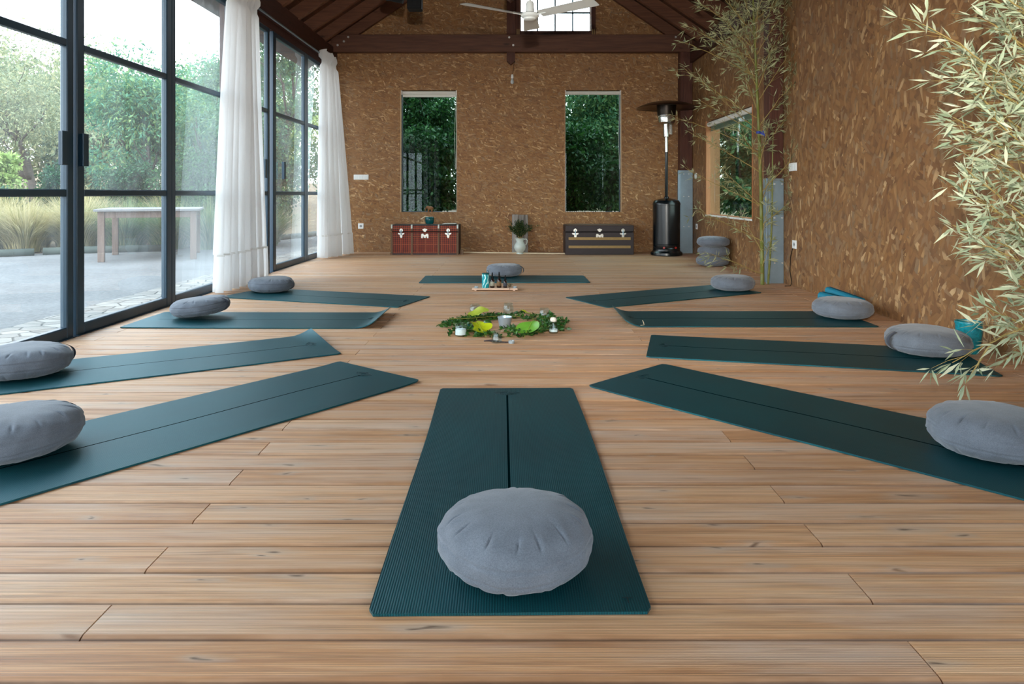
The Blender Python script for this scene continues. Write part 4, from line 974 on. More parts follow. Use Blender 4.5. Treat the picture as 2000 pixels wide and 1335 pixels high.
b.tube(pts, rad, 10); tag(b.build('bamboo_cane', M['bamboopole'], smooth=True), 'pale dry bamboo cane lying on the floor between the trunks', 'cane')
b = MB(); b.bbox(-.815, -.765, 10.99, 11.03, 0, .075, .003); tag(b.build('wood_block', M['trunkwood']), 'small wooden block on the floor beside the red trunk', 'block')

# elephant, pebbles and books on the window sills
t = thing('elephant_figurine', 'small carved wooden elephant standing on the sill above the red trunk', 'figurine', (-1.345, YB + .055, .653))
b = MB()
def ell(b, c, r, n=14, m=9, mi=0): b.lathe([(max(1e-6, math.sin(PI * i / m)), -math.cos(PI * i / m)) for i in range(m + 1)], n, (0, 0, 0)); k = n * (m + 1); s = len(b.v) - k; b.v[s:] = [(c[0] + v[0] * r[0], c[1] + v[1] * r[1], c[2] + v[2] * r[2]) for v in b.v[s:]]
ell(b, (.0, 0, .062), (.05, .032, .034)); ell(b, (-.045, 0, .078), (.026, .024, .026))
for x in (-.028, .028):
    for y in (-.017, .017): b.tube([(x, y, .055), (x, y, .02), (x, y, 0)], [.015, .012, .014], 8)
b.tube([(-.062, 0, .075), (-.078, 0, .05), (-.08, 0, .025), (-.088, 0, .012)], [.012, .009, .007, .005], 8); b.tube([(.048, 0, .07), (.056, 0, .05), (.057, 0, .035)], [.003, .0025, .002], 5)
b.build('body', M['carved'], t, True)
for s in (-1, 1):
    b = MB(); b.prism([(-.028, .1), (-.012, .09), (-.014, .06), (-.03, .052), (-.044, .07)], 'y', s * .026 - .002, s * .026 + .002); b.build('ear', M['carved'], t)
rr = random.Random(8)
def pebble(x, y, z, r, label, group):
    b = MB(); n = 12; sd = rr.uniform(0, 6)
    b.lathe([(r * math.cos(p), r * .62 * math.sin(p) + r * .6) for p in np.linspace(-PI / 2, PI / 2, 8)], n, mod=lambda q, z_: 1 + .14 * math.sin(2 * q + sd))
    o = b.build('pebble', M['stone'], smooth=True); o.location = (x, y, z); o.rotation_euler = (0, 0, rr.uniform(0, 3)); tag(o, label, 'pebble', group)
xs = [.905 + i * .0345 for i in range(19)] + [1.66, 1.72, 1.745]
for i, x in enumerate(xs):
    pebble(x + rr.uniform(-.005, .005), YB + .045 + rr.uniform(-.015, .02), .653, rr.uniform(.012, .019), 'white pebble in the row on the sill above the dark brown trunk', 'white pebbles on the window sill above the dark trunk')
for i, x in enumerate((-1.13, -1.09)): pebble(x, YB + .05, .653, .018, 'white pebble on the sill beside the wooden elephant', 'white pebbles beside the wooden elephant')
b = MB(); b.bbox(-1.045, -.915, YB + .01, YB + .09, .654, .676, .002); tag(b.build('book', M['paper']), 'pale book lying on the sill above the red trunk, under a smaller one', 'book')
b = MB(); b.bbox(-.99, -.92, YB + .02, YB + .085, .6765, .692, .002); tag(b.build('book', M['label2']), 'smaller pale book on top of the other on the sill', 'book')

# ------------------------------------------------------------------ wall sockets and switches
def wallplate(name, label, c, w, h, axis, buttons, cat, holes=False):
    t = thing(name, label, cat, c)
    def bx(b, u0, u1, t0, t1, z0, z1, r):
        if axis == 'y': b.bbox(u0, u1, -t1, -t0, z0, z1, r)
        else: b.bbox(-t1, -t0, u0, u1, z0, z1, r)
    b = MB(); bx(b, -w / 2, w / 2, .0005, .011, -h / 2, h / 2, .003); b.build('plate', M['white'], t)
    for i in range(buttons):
        u = -w / 2 + w * (i + .5) / buttons; b = MB(); bx(b, u - w / buttons * .38, u + w / buttons * .38, .010, .016, -h * .34, h * .34, .002); b.build('rocker', M['fanwhite'], t)
    if holes:
        b = MB()
        for s in (-1, 1):
            p = (s * .010, -.0122, 0) if axis == 'y' else (-.0122, s * .010, 0); q = (s * .010, -.0105, 0) if axis == 'y' else (-.0105, s * .010, 0)
            b.tube([q, p], .004, 6)
        b.build('pin_hole', M['black'], t); b = MB(); b.tube([(0, -.0116, 0), (0, -.0105, 0)] if axis == 'y' else [(-.0116, 0, 0), (-.0105, 0, 0)], .021, 20); b.build('socket_face', M['grey'], t)
wallplate('light_switch', 'wide white switch plate on the gable wall beside the far curtain', (-2.47, YB, 1.225), .245, .082, 'y', 3, 'switch')
wallplate('wall_socket', 'white wall socket on the gable wall left of the red trunk', (-2.475, YB, .425), .092, .088, 'y', 0, 'socket', True)
wallplate('light_switch', 'white triple switch on the strand board wall above the socket', (XR, 7.20, 1.23), .19, .085, 'x', 3, 'switch')
wallplate('wall_socket', 'white wall socket low on the strand board wall beside the steel column', (XR, 7.16, .435), .10, .085, 'x', 0, 'socket', True)
wallplate('light_switch', 'small white switch between the corner column and the side window', (XR, 11.0, 1.235), .10, .085, 'x', 2, 'switch')
wallplate('wall_socket', 'small white socket low on the wall behind the cushion stack', (XR, 10.95, .44), .09, .085, 'x', 0, 'socket', True)
b = MB(); b.tube([(XR - .006, 7.21, .39), (XR - .007, 7.26, .3), (XR - .006, 7.28, .15), (XR - .01, 7.22, .04), (XR - .03, 7.2, .006), (XR - .09, 7.2, .005)], .004, 5); tag(b.build('power_cable', M['black'], smooth=True), 'thin black cable running down the wall beside the steel column', 'cable')

# ------------------------------------------------------------------ teal roll and turquoise pot
def roll(p0, p1, r, label):
    p0, p1 = Vector(p0), Vector(p1); b = MB(); n = 60; turns = 3.2; L = (p1 - p0).length; vs = []
    for t_ in (0, L):
        for off in (0, .0035):
            for i in range(n + 1):
                q = i / n * turns * 2 * PI; rad = r * .3 + (r - .0035) * .7 * i / n + off * .9; vs.append((rad * math.cos(q), rad * math.sin(q), t_))
    m = n + 1; fs = []
    for i in range(n): fs += [(i, i + 1, i + 1 + 2 * m, i + 2 * m), (i + m, i + m + 2 * m, i + 1 + 3 * m, i + 1 + m), (i, i + m, i + m + 1, i + 1), (i + 2 * m, i + 2 * m + 1, i + 3 * m + 1, i + 3 * m)]
    b.add(vs, fs); o = b.build('rolled_mat', M['tealroll'], smooth=True, angle=40); d = (p1 - p0).normalized(); o.rotation_euler = d.to_track_quat('Z', 'Y').to_euler(); o.location = p0
    tag(o, label, 'rolled mat'); return o
roll(P(1603, 577, 5.95), P(1692, 600, 5.5), .040, 'teal rolled mat lying lower behind the grey cushion')
roll(P(1617, 566, 6.03), P(1684, 590, 5.62), .034, 'teal rolled mat propped higher against the strand board wall')
t = thing('plant_pot', 'crackled turquoise ceramic pot on the floor by the strand board wall', 'pot', (2.745, 4.20, 0))
b = MB(); b.lathe([(0, 0), (.048, 0), (.056, .02), (.066, .08), (.071, .14), (.070, .17), (.074, .178), (.072, .19), (.066, .19), (.063, .17), (.060, .1), (0, .09)], 36, mod=lambda q, z: 1 + .012 * math.sin(5 * q + z * 40)); b.build('pot_body', M['turq'], t, True, 60)
b = MB(); b.lathe([(0, .1), (.060, .1)], 20); b.build('soil', M['trunkgap'], t)

# ------------------------------------------------------------------ tray with bottles
t = thing('wooden_tray', 'small pale wooden board tray in front of the crosswise mat', 'tray', (-.17, 6.93, 0))
b = MB(); b.bbox(-.225, .145, -.055, .055, .008, .024, .002); b.bbox(.152, .225, -.055, .055, .008, .024, .002); b.box(.14, .16, -.05, .05, .008, .018); b.build('board', M['palewood'], t)
for x in (-.2, .18):
    b = MB(); b.bbox(x, x + .02, -.05, .05, 0, .009, .001); b.build('foot', M['palewood'], t)
def tealight(c, label, group=None):
    t = thing('tealight_candle', label, 'candle', c, group=group); b = MB(); b.lathe([(0, 0), (.018, 0), (.0195, .002), (.0195, .016), (.018, .016), (.018, .012)], 20); b.build('cup', M['tin'], t, True, 40)
    b = MB(); b.lathe([(0, .001), (.0178, .001), (.0178, .0125), (0, .013)], 20); b.build('wax', M['wax'], t, True, 40); b = MB(); b.tube([(0, 0, .012), (.001, 0, .021)], .0008, 4); b.build('wick', M['black'], t)
tealight((-.352, 6.9, .024), 'white tealight at the end of the wooden tray beside the turquoise tin')
tealight((.03, 6.9, .024), 'white tealight at the end of the wooden tray beyond the glass ball')
t = thing('tea_tin', 'tall turquoise tin with white swirls standing on the tray', 'tin', (-.262, 6.93, .024))
nt = NT('swirl_tin'); oo = nt.obj(); nz = nt.n('TexWave', {'Vector': nt.mapv(oo, (1, 1, .8)), 'Scale': 7.0, 'Distortion': 14.0, 'Detail': 2.0, 'Detail Scale': 1.2}).outputs['Fac']
M['swirl'] = nt.finish(nt.ramp(nz, [(.5, srgb(10, 140, 152)), (.78, srgb(60, 190, 196)), (.95, srgb(200, 232, 232))]), .35)
b = MB(); b.lathe([(0, 0), (.034, 0), (.036, .004), (.036, .132), (0, .132)], 28); b.build('tin_body', M['swirl'], t, True, 40)
b = MB(); b.lathe([(0, .132), (.037, .132), (.037, .142), (.033, .146), (0, .147)], 28); b.tube([(.008, 0, .146), (.012, 0, .168), (.028, 0, .166), (.034, 0, .146)], .003, 6); b.build('tin_lid', M['darkturq'], t, True, 40)
def dropper(x, y, h, r, label, lab):
    t = thing('dropper_bottle', label, 'bottle', (x, y, .024), group='amber dropper bottles on the tray'); hb = h * .56
    b = MB(); b.lathe([(0, 0), (r * .95, 0), (r, .003), (r, hb * .86), (r * .8, hb * .97), (r * .45, hb), (r * .45, hb * 1.08), (0, hb * 1.08)], 22); b.build('bottle_body', M['amber'], t, True, 40)
    b = MB(); b.lathe([(0, hb * 1.03), (r * .62, hb * 1.03), (r * .62, hb * 1.28), (r * .3, hb * 1.3), (r * .34, hb * 1.5), (r * .2, h), (0, h)], 16); b.build('dropper_cap', M['black'], t, True, 40)
    b = MB(); b.lathe([(r * 1.015, hb * .2), (r * 1.015, hb * .72)], 22); b.build('label_band', lab, t, True)
dropper(-.195, 6.93, .150, .0225, 'amber dropper bottle with pale label next to the turquoise tin', M['label2'])
dropper(-.128, 6.93, .156, .0235, 'tallest amber dropper bottle with tan label in the middle of the tray', M['label'])
dropper(-.068, 6.93, .124, .0195, 'smallest amber dropper bottle beside the glass ball', M['strap'])
t = thing('glass_ball', 'small glass ball with a gold band on the tray', 'ornament', (-.022, 6.95, .024)); b = MB(); b.lathe([(.027 * math.cos(p), .027 + .027 * math.sin(p)) for p in np.linspace(-PI / 2, PI / 2, 14)], 24); b.build('ball', M['jarglass'], t, True)
b = MB(); b.tube([(.0275 * math.cos(q), .0275 * math.sin(q), .027 + .006 * math.sin(q + .6)) for q in np.linspace(0, 2 * PI, 25)], .0018, 5); b.build('gold_band', M['brass'], t, True); b = MB(); b.lathe([(.015 * math.cos(p), .018 + .015 * math.sin(p)) for p in np.linspace(-PI / 2, PI / 2, 8)], 12); b.build('filling', M['label'], t, True)

# ------------------------------------------------------------------ leaf ring with jars
CX, CY = -.055, 5.03
rng = np.random.default_rng(33); rr = random.Random(33)
t = thing('leaf_garland', 'ring of dark green leafy sprigs laid on the floor around the tin', 'garland', (CX, CY, 0))
st = MB(); bs, ds, ls = [], [], []
for k in range(120):
    a = rr.uniform(0, 2 * PI); R0 = rr.uniform(.27, .40); L = rr.uniform(.12, .22); da = a + PI / 2 * rr.choice((-1, 1)) + rr.gauss(0, .35)
    p = Vector((math.cos(a) * R0, math.sin(a) * R0 * .98, rr.uniform(.006, .035))); d = Vector((math.cos(da), math.sin(da), rr.uniform(-.05, .22)))
    pts = [p + d * L * f + Vector((0, 0, -.04 * f * f)) for f in (0, .33, .66, 1)]; pts = [Vector((q.x, q.y, max(.004, q.z))) for q in pts]; st.tube(pts, .0014, 4, cap=False)
    for j in range(22):
        f = rr.random() * 3; i = min(2, int(f)); q = pts[i].lerp(pts[i + 1], f - i); e = (d + Vector((rr.gauss(0, .9), rr.gauss(0, .9), rr.gauss(.3, .6)))).normalized()
        bs.append(tuple(q)); ds.append(tuple(e)); ls.append(rr.uniform(.02, .045))
st.tube([(-.40, .02, .05), (-.25, .08, .045), (-.05, .26, .03), (.12, .30, .02)], .003, 5); st.build('stems', M['culm'], t)
V, Fc = leaf_arrays(np.array(bs), np.array(ds), np.array(ls), np.array(ls) * .5, .12, .1, rng); V[:, 2] = np.clip(V[:, 2], .002, .085); npmesh('leaves', V, Fc, M['greens'], t)
def bigleaf(label, c, yaw, size, outline, mat, tilt=(.25, .1), cup=.25, z=.03):
    n = len(outline); b = MB(); vs = [(0, 0, 0)]; rings = 5
    for r_ in range(1, rings + 1):
        f = r_ / rings
        for (x, y) in outline: vs.append((x * f * size, y * f * size, (cup * (x * f) ** 2 + .10 * math.sin(5 * y * f) * f * f) * size))
    fs = [(0, 1 + k, 1 + (k + 1) % n) for k in range(n)] + [(1 + r_ * n + k, 1 + (r_ + 1) * n + k, 1 + (r_ + 1) * n + (k + 1) % n, 1 + r_ * n + (k + 1) % n) for r_ in range(rings - 1) for k in range(n)]
    b.add(vs, fs); t = thing('large_leaf', label, 'leaf', (c[0], c[1], z)); t.rotation_euler = (tilt[0], tilt[1], yaw); b.build('blade', mat, t, True)
    b = MB(); b.tube([(0, size * .9, .012), (0, 0, .002), (0, -size * .6, .004), (0, -size * 1.15, .0)], [.0008, .0015, .0018, .0015], 5); b.build('midrib', M['yleaf2'], t)
def lobed(k=5, d=.3, n=60, sk=0): return [((1 - d * (.5 - .5 * math.cos(k * (q + sk)))) * math.cos(q) * .9, (1 - d * (.5 - .5 * math.cos(k * (q + sk)))) * math.sin(q)) for q in np.linspace(0, 2 * PI, n, endpoint=False)]
def heart(n=48): return [(.95 * math.sin(q) ** 3 * .95, (13 * math.cos(q) - 5 * math.cos(2 * q) - 2 * math.cos(3 * q) - math.cos(4 * q)) / -16 * .95) for q in np.linspace(0, 2 * PI, n, endpoint=False)]
g = FL(938, 655); bigleaf('bright yellow lobed leaf lying on the ring beside the salt jar', (g.x, g.y), .5, .095, lobed(5, .42), M['yleaf'], (.45, .1), .3, .055)
g = FL(1034, 655); bigleaf('light green heart-shaped leaf lying on the front of the ring', (g.x, g.y), -.5, .10, heart(), M['gleaf'], (.5, -.15), .35, .055)
g = FL(934, 626); bigleaf('long yellow-green leaf on the back of the ring before the first tall jar', (g.x, g.y), -1.15, .085, [(math.sin(q) * .45, math.cos(q)) for q in np.linspace(0, 2 * PI, 36, endpoint=False)], M['yleaf2'], (.35, .5), .9, .06)
g = FL(1026, 622); bigleaf('small yellow leaf on the back of the ring beside the middle jar', (g.x, g.y), 1.3, .05, [(math.sin(q) * .5, math.cos(q)) for q in np.linspace(0, 2 * PI, 36, endpoint=False)], M['yleaf'], (.3, .1), .4, .05)
def jar(px, py, r, h, label, fill=None, neck=.86, group='empty and filled glass jars around the leaf ring', shape='jar'):
    g = FL(px, py); t = thing('glass_jar', label, 'jar', (g.x, g.y, 0), group=group)
    if shape == 'jar': pr = [(0, .002), (r * .9, .002), (r, .008), (r, h * .72), (r * neck, h * .80), (r * neck, h * .84), (r * neck * 1.07, h * .86), (r * neck * 1.07, h * .90), (r * neck * .98, h * .92), (r * neck, h), (r * neck * .94, h), (r * neck * .9, h * .8), (r * .92, h * .7), (r * .92, .012), (0, .01)]
    else: pr = [(0, .002), (r * .95, .002), (r, .01), (r * .97, h * .3), (r * .72, h * .62), (r * .68, h * .8), (r * .8, h * .84), (r * .8, h * .9), (r * .62, h * .9), (r * .6, h * .78), (r * .66, h * .6), (r * .9, h * .3), (r * .9, .012), (0, .01)]
    b = MB(); b.lathe(pr, 32); b.build('glass_body', M['jarglass'], t, True, 50)
    if fill:
        b = MB(); b.lathe([(0, .012), (r * .88, .012), (r * .88, h * fill), (r * .4, h * fill * 1.06), (0, h * fill * 1.08)], 24); b.build('salt_filling', M['salt'], t, True, 50)
    return t
jar(928, 620, .043, .105, 'empty ribbed glass jar behind the long yellow-green leaf')
jar(993, 617, .040, .105, 'empty glass jar at the back middle of the leaf ring')
jar(1063, 626, .037, .098, 'empty glass jar at the back of the ring beside the stoppered bottle')
jar(900, 656, .041, .087, 'low glass jar two thirds full of white salt at the edge of the ring', .55, .9)
jar(970, 669, .034, .084, 'small empty bell-shaped glass jar at the front of the ring', None, .9, shape='bell')
t = jar(1081, 650, .033, .092, 'small bell-shaped bottle with white filling and a pebble stopper', .30, .9, shape='bell')
b = MB(); b.lathe([(0, .076), (.02, .078), (.023, .092), (.018, .106), (0, .11)], 16); b.build('stopper', M['stone'], t, True)
g = FL(986, 641); t = thing('metal_cup', 'small silver metal cup standing in the centre of the leaf ring', 'cup', (g.x, g.y, 0))
b = MB(); b.lathe([(0, 0), (.034, 0), (.037, .004), (.050, .075), (.053, .078), (.053, .083), (.049, .084), (.047, .076), (.035, .01), (0, .009)], 36); b.build('cup_body', M['tin'], t, True, 45)
b = MB(); b.lathe([(0, .055), (.044, .055)], 24); b.build('wax_fill', M['tin'], t)
g = FL(999, 670); tealight((g.x, g.y, 0), 'white tealight lying at the front of the leaf ring beside the seed pod')
def pod(a, c, r, label):
    A, B = FL(*a), FL(*c); m = (A + B) / 2; pts = [A.lerp(B, f) + Vector((0, .01 * math.sin(f * PI), r * .6 + .004 * math.sin(f * 7))) for f in np.linspace(0, 1, 11)]
    b = MB(); b.tube(pts, [r * (.25 + .75 * math.sin(PI * min(1, max(.08, f)))) for f in np.linspace(.04, .97, 11)], 8); tag(b.build('seed_pod', M['pod'], smooth=True), label, 'seed pod')
pod((945, 667), (996, 670), .008, 'dark dried seed pod lying in front of the bell-shaped jar'); pod((966, 613), (990, 614), .007, 'dark dried seed pod behind the back middle jar')
g = FL(917, 641); ob = MB(); ob.lathe([(.024 * math.cos(p), .016 + .016 * math.sin(p)) for p in np.linspace(-PI / 2, PI / 2, 10)], 18); o = ob.build('blue_green_stone', M['darkturq'], smooth=True); o.location = (g.x, g.y, 0); tag(o, 'shiny blue-green stone between the salt jar and the yellow leaf', 'stone')
g = FL(952, 640); ob = MB(); ob.lathe([((.03 + .008 * math.sin(p)) * math.cos(p), .03 + .03 * math.sin(p)) for p in np.linspace(-PI / 2, PI / 2, 12)], 20); o = ob.build('green_fruit', simple('green_fruit_skin', (52, 84, 36), .35), smooth=True); o.location = (g.x, g.y, 0); tag(o, 'round green fruit lying inside the leaf ring beside the yellow leaf', 'fruit')
# small white stalk lying on the mat edge
g = FL(1258, 637); b = MB(); b.tube([(g.x, g.y, .012), (g.x - .004, g.y, .03), (g.x - .012, g.y, .045)], [.003, .0025, .001], 5); b.tube([(g.x, g.y, .01), (g.x - .03, g.y - .01, .010)], [.0025, .001], 5); tag(b.build('dry_stalk', M['bamboopole'], smooth=True), 'tiny pale dry stalk lying on the dark mat by the curled end', 'stalk')

# ------------------------------------------------------------------ outdoors
GZ = -.08
def gz(x, y):
    r = max(0.0, math.hypot(min(0, x + 3), 0) * .9 + max(0, y - 8) * .3 - 9.5)
    return GZ + .085 * r * (1 if x < 0 else .3)
b = MB(); n = 50
xs_ = [-60 + 90 * i / n for i in range(n + 1)]; ys_ = [-15 + 85 * i / n for i in range(n + 1)]
b.add([(x, y, gz(x, y) - .012) for y in ys_ for x in xs_], [(j * (n + 1) + i, j * (n + 1) + i + 1, (j + 1) * (n + 1) + i + 1, (j + 1) * (n + 1) + i) for j in range(n) for i in range(n)])
tag(b.build('ground', M['field']), 'dry pale field sloping up beyond the gravel yard', 'ground', kind='structure')
b = MB(); b.add([(-3.0, -6, GZ), (-3.0, 26, GZ), (-6.3, 15.5, GZ), (-6.8, 13.0, GZ), (-9.2, 11.5, GZ), (-12.0, 10.6, GZ), (-12.0, -6, GZ)], [(0, 1, 2, 3, 4, 5, 6)])
tag(b.build('ground_gravel', M['gravel']), 'pale grey gravel yard outside the glazed wall', 'gravel yard', kind='structure')
b = MB(); b.box(-3.85, -3.02, -6, 20, GZ - .05, GZ + .012); tag(b.build('path', M['cobble']), 'strip of irregular pale paving stones along the glazed wall', 'paving', kind='structure')
# garden table
ty = math.radians(21.8); A = FL(197, 512, GZ); t = thing('garden_table', 'weathered grey wooden table standing on the gravel yard', 'table', (A.x - .04, A.y - .02, GZ), ty); TW, TD, TH = 1.36, 1.45, .80
for (x, y) in ((0, 0), (TW - .09, 0), (0, TD - .09), (TW - .09, TD - .09)):
    b = MB(); b.bbox(x, x + .09, y, y + .09, 0, TH - .035, .004); b.build('leg', M['oldwood'], t)
b = MB(); b.bbox(.09, TW - .09, .015, .045, TH - .135, TH - .035, .003); b.bbox(.09, TW - .09, TD - .045, TD - .015, TH - .135, TH - .035, .003); b.bbox(.015, .045, .09, TD - .09, TH - .135, TH - .035, .003); b.bbox(TW - .045, TW - .015, .09, TD - .09, TH - .135, TH - .035, .003); b.build('apron', M['oldwood'], t)
b = MB()
for i in range(10): y = -.05 + i * (TD + .1) / 10; b.bbox(-.05, TW + .05, y, y + (TD + .1) / 10 - .006, TH - .035, TH, .003)
b.build('tabletop', M['oldtop'], t)
# edging logs
def edlog(pts, label): b = MB(); b.tube(pts, .07, 10); tag(b.build('edging_log', M['log'], smooth=True), label, 'log')
edlog([(-9.9, 10.75, GZ + .05), (-8.9, 11.15, GZ + .05), (-8.0, 11.7, GZ + .05)], 'greenish round edging log at the foot of the straw grasses, nearer piece')
edlog([(-7.95, 11.85, GZ + .05), (-7.2, 12.25, GZ + .05), (-6.3, 12.6, GZ + .05)], 'greenish round edging log behind the door stiles')
edlog([(-5.6, 14.5, GZ + .05), (-4.9, 16.5, GZ + .05), (-4.6, 19, GZ + .05)], 'greenish edging log below the hedge seen through the far doors')
# ornamental grasses
def grass(base, h, rad, n, mat, seed, label, group=None):
    rng = np.random.default_rng(seed); t = thing('ornamental_grass', label, 'grass clump', base, group=group)
    a = rng.uniform(0, 2 * PI, n); r0 = rng.random(n) * rad * .35; sp = rng.random(n) ** .7; L = h * rng.uniform(.6, 1.1, n)
    K = 6; s = np.linspace(0, 1, K); V = []
    ox = np.cos(a) * r0; oy = np.sin(a) * r0; out = sp * rad * 1.2
    for k in s:
        rr_ = out * (k ** 1.6); z = L * (k - .38 * sp * k ** 2.6)
        w = .0085 * (1 - k * .85); cx = ox + np.cos(a) * rr_; cy = oy + np.sin(a) * rr_
        V.append(np.stack([cx - np.sin(a) * w, cy + np.cos(a) * w, z], 1)); V.append(np.stack([cx + np.sin(a) * w, cy - np.cos(a) * w, z], 1))
    V = np.stack(V, 1).reshape(-1, 3); b0 = np.arange(n) * 2 * K; Fq = np.concatenate([np.stack([b0 + 2 * i, b0 + 2 * i + 1, b0 + 2 * i + 3, b0 + 2 * i + 2], 1) for i in range(K - 1)])
    npmesh('blades', V, Fq, mat, t)
gl = [(-10.4, 11.9, 1.0, 'straw'), (-9.5, 12.2, 1.05, 'straw'), (-8.7, 12.5, 1.0, 'straw'), (-8.0, 12.9, 1.1, 'straw'), (-7.3, 13.2, 1.0, 'ggrass'), (-6.5, 13.3, 1.0, 'ggrass'), (-5.7, 13.2, 1.05, 'ggrass'), (-5.0, 13.9, 1.0, 'ggrass'), (-9.9, 13.6, 1.2, 'straw'), (-8.6, 14.0, 1.2, 'straw'), (-7.1, 14.6, 1.15, 'straw'), (-11.4, 12.2, 1.0, 'straw'), (-11.6, 14.0, 1.1, 'straw'), (-5.9, 14.9, 1.0, 'straw')]
desc = {'straw': 'dry straw-coloured ornamental grass clump behind the gravel yard', 'ggrass': 'greener ornamental grass clump behind the garden table'}
for i, (x, y, h, m) in enumerate(gl): grass((x, y, gz(x, y)), h, .95, 1500, M[m], 50 + i, desc[m], 'straw grass clumps beyond the gravel' if m == 'straw' else 'green grass clumps behind the table')
# trees and shrubs
T = lambda px, y: (px - 1000) * y / F
def tr(name, label, cat, px, y, **kw): x = T(px, y); return tree(name, label, cat, (x, y, gz(x, y)), **kw)
tr('olive_tree', 'grey-green olive-like tree with a dark bent trunk beyond the yard', 'tree', 75, 19, height=5.3, radius=2.3, leafm=M['t_olive'], leafn=15000, lsize=.085, seed=1, trunk_r=.15, lean=(-.12, 0), low=.26, airy=.45, asp=.35, bare=1)
tr('feathery_tree', 'light green feathery tree behind the garden table', 'tree', 262, 16.5, height=4.6, radius=1.65, leafm=M['t_light'], leafn=15000, lsize=.105, seed=2, trunk_r=.10, low=.16, airy=.45, asp=.36, bare=0)
tr('feathery_tree', 'second light green tree seen through the pane beside the near curtain', 'tree', 392, 17.5, height=4.7, radius=1.7, leafm=M['t_light'], leafn=13000, lsize=.10, seed=3, trunk_r=.10, low=.10, airy=.45, asp=.4)
tr('dark_shrub', 'rounded dark green shrub below the olive-like tree', 'shrub', 108, 16, height=1.9, radius=.62, leafm=M['t_dark'], leafn=7000, lsize=.07, seed=4, trunk_r=0, low=0)
tr('dark_shrub', 'dark green shrub under the feathery tree behind the table', 'shrub', 255, 15.2, height=1.75, radius=.75, leafm=M['t_dark'], leafn=8000, lsize=.07, seed=5, trunk_r=0, low=0)
tr('yellow_green_bush', 'bright yellow-green bush at the edge of the frame', 'bush', -22, 14.5, height=2.2, radius=.62, leafm=M['t_yel'], leafn=6000, lsize=.09, seed=6, trunk_r=0, low=.1)
tr('dark_shrub', 'dark shrub below the yellow-green bush', 'shrub', -12, 14.0, height=1.3, radius=.7, leafm=M['t_dark'], leafn=5000, lsize=.07, seed=7, trunk_r=0, low=0)
tr('dark_shrub', 'low dark shrub behind the table and the grasses', 'shrub', 330, 16.0, height=1.6, radius=1.0, leafm=M['t_mid'], leafn=7000, lsize=.08, seed=8, trunk_r=0, low=0)
tr('distant_tree', 'distant tree behind the olive-like tree', 'tree', 190, 27, height=5.6, radius=3.0, leafm=M['t_olive'], leafn=9000, lsize=.16, seed=9, trunk_r=.15, low=.2)
tr('distant_tree', 'distant tree at the frame edge beyond the field', 'tree', -60, 27, height=6.2, radius=3.2, leafm=M['t_olive'], leafn=9000, lsize=.16, seed=10, trunk_r=.15, low=.2)
for i, (px, y, h, r, m) in enumerate([(20, 30, 6.0, 3.4, 't_olive'), (130, 24, 4.6, 2.4, 't_olive'), (300, 26, 5.4, 3.0, 't_mid'), (400, 30, 6.2, 3.6, 't_mid'), (-120, 22, 5.0, 2.6, 't_olive'), (520, 34, 6.8, 3.6, 't_mid')]):
    tr('distant_tree', 'hazy tree in the belt beyond the field, ' + ['behind the frame-edge bush', 'between the olive-like and feathery trees', 'behind the first feathery tree', 'behind the second feathery tree', 'out past the frame-edge bush', 'seen through the gap of the far doors'][i], 'tree', px, y, height=h, radius=r, leafm=M[m], leafn=14000, lsize=.17, seed=70 + i, trunk_r=.12, low=.0, airy=.3)
tr('garden_tree', 'mid green tree between the near curtain and the far doors', 'tree', 470, 22, height=5.6, radius=2.6, leafm=M['t_mid'], leafn=12000, lsize=.11, seed=11, trunk_r=.12, low=.05)
tr('garden_tree', 'green tree seen through the gap of the far doors', 'tree', 528, 20, height=4.6, radius=1.5, leafm=M['t_yel'], leafn=10000, lsize=.10, seed=12, trunk_r=.1, low=.0)
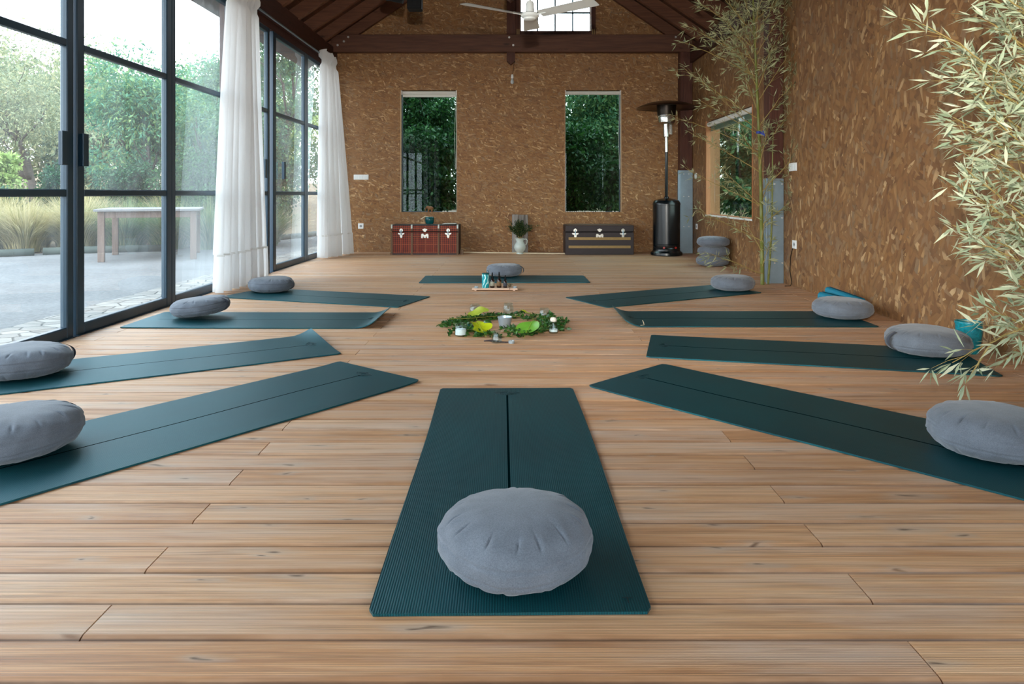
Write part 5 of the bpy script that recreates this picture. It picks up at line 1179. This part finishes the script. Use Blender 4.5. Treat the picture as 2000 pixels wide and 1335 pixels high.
tree('hedge_tree', 'tall deep green tree close behind the far glass doors', 'tree', (-6.35, 15.6, GZ), 4.6, 1.25, M['t_mid'], 16000, .075, 13, trunk_r=.08, low=.0)
tree('hedge_tree', 'tall deep green tree by the barn corner beyond the far curtain', 'tree', (-5.0, 14.9, GZ), 5.8, 1.4, M['t_mid'], 18000, .075, 14, trunk_r=.08, low=.0)
tree('hedge_shrub', 'dense shrub at the foot of the trees beyond the far doors', 'shrub', (-6.3, 13.9, GZ), 2.1, .8, M['t_deep'], 9000, .06, 15, trunk_r=0, low=0)
tree('hedge_shrub', 'dense shrub beyond the fixed pane by the far curtain', 'shrub', (-5.0, 14.3, GZ), 2.4, .8, M['t_deep'], 9000, .06, 16, trunk_r=0, low=0)
for i, (x, y, h, r, m, s) in enumerate([(-2.0, 15.0, 4.2, 1.5, 't_deep', 'behind the window over the red trunk'), (-.2, 16.6, 4.6, 1.7, 't_deep', 'behind the middle of the gable wall'), (1.75, 14.6, 4.2, 1.5, 't_mid', 'filling the window over the dark brown trunk'), (3.4, 16.4, 4.6, 1.6, 't_deep', 'at the corner behind the heater'), (-1.7, 13.2, 2.3, 1.0, 't_deep', 'low behind the window over the red trunk'), (1.3, 13.1, 2.3, 1.1, 't_deep', 'low behind the window over the dark trunk')]):
    tree('thicket_tree', 'dark green tree ' + s, 'tree', (x, y, GZ), h, r, M[m], 42000, .085, 20 + i, trunk_r=.07, low=.0, airy=.15)
tree('thicket_tree', 'dark shrub behind the gap at the foot of the window over the dark brown trunk', 'tree', (.95, 16.4, GZ), 3.0, 1.1, M['t_deep'], 20000, .09, 41, trunk_r=0, low=.0, airy=.15)
tree('thicket_tree', 'green bush outside the side window behind the bamboo', 'tree', (4.9, 14.6, GZ), 3.6, 1.2, M['t_mid'], 22000, .10, 31, trunk_r=.06, low=0, airy=.2)
tree('thicket_tree', 'second green bush outside the side window', 'tree', (6.4, 18.0, GZ), 4.6, 2.2, M['t_deep'], 26000, .14, 32, trunk_r=.06, low=0, airy=.2)
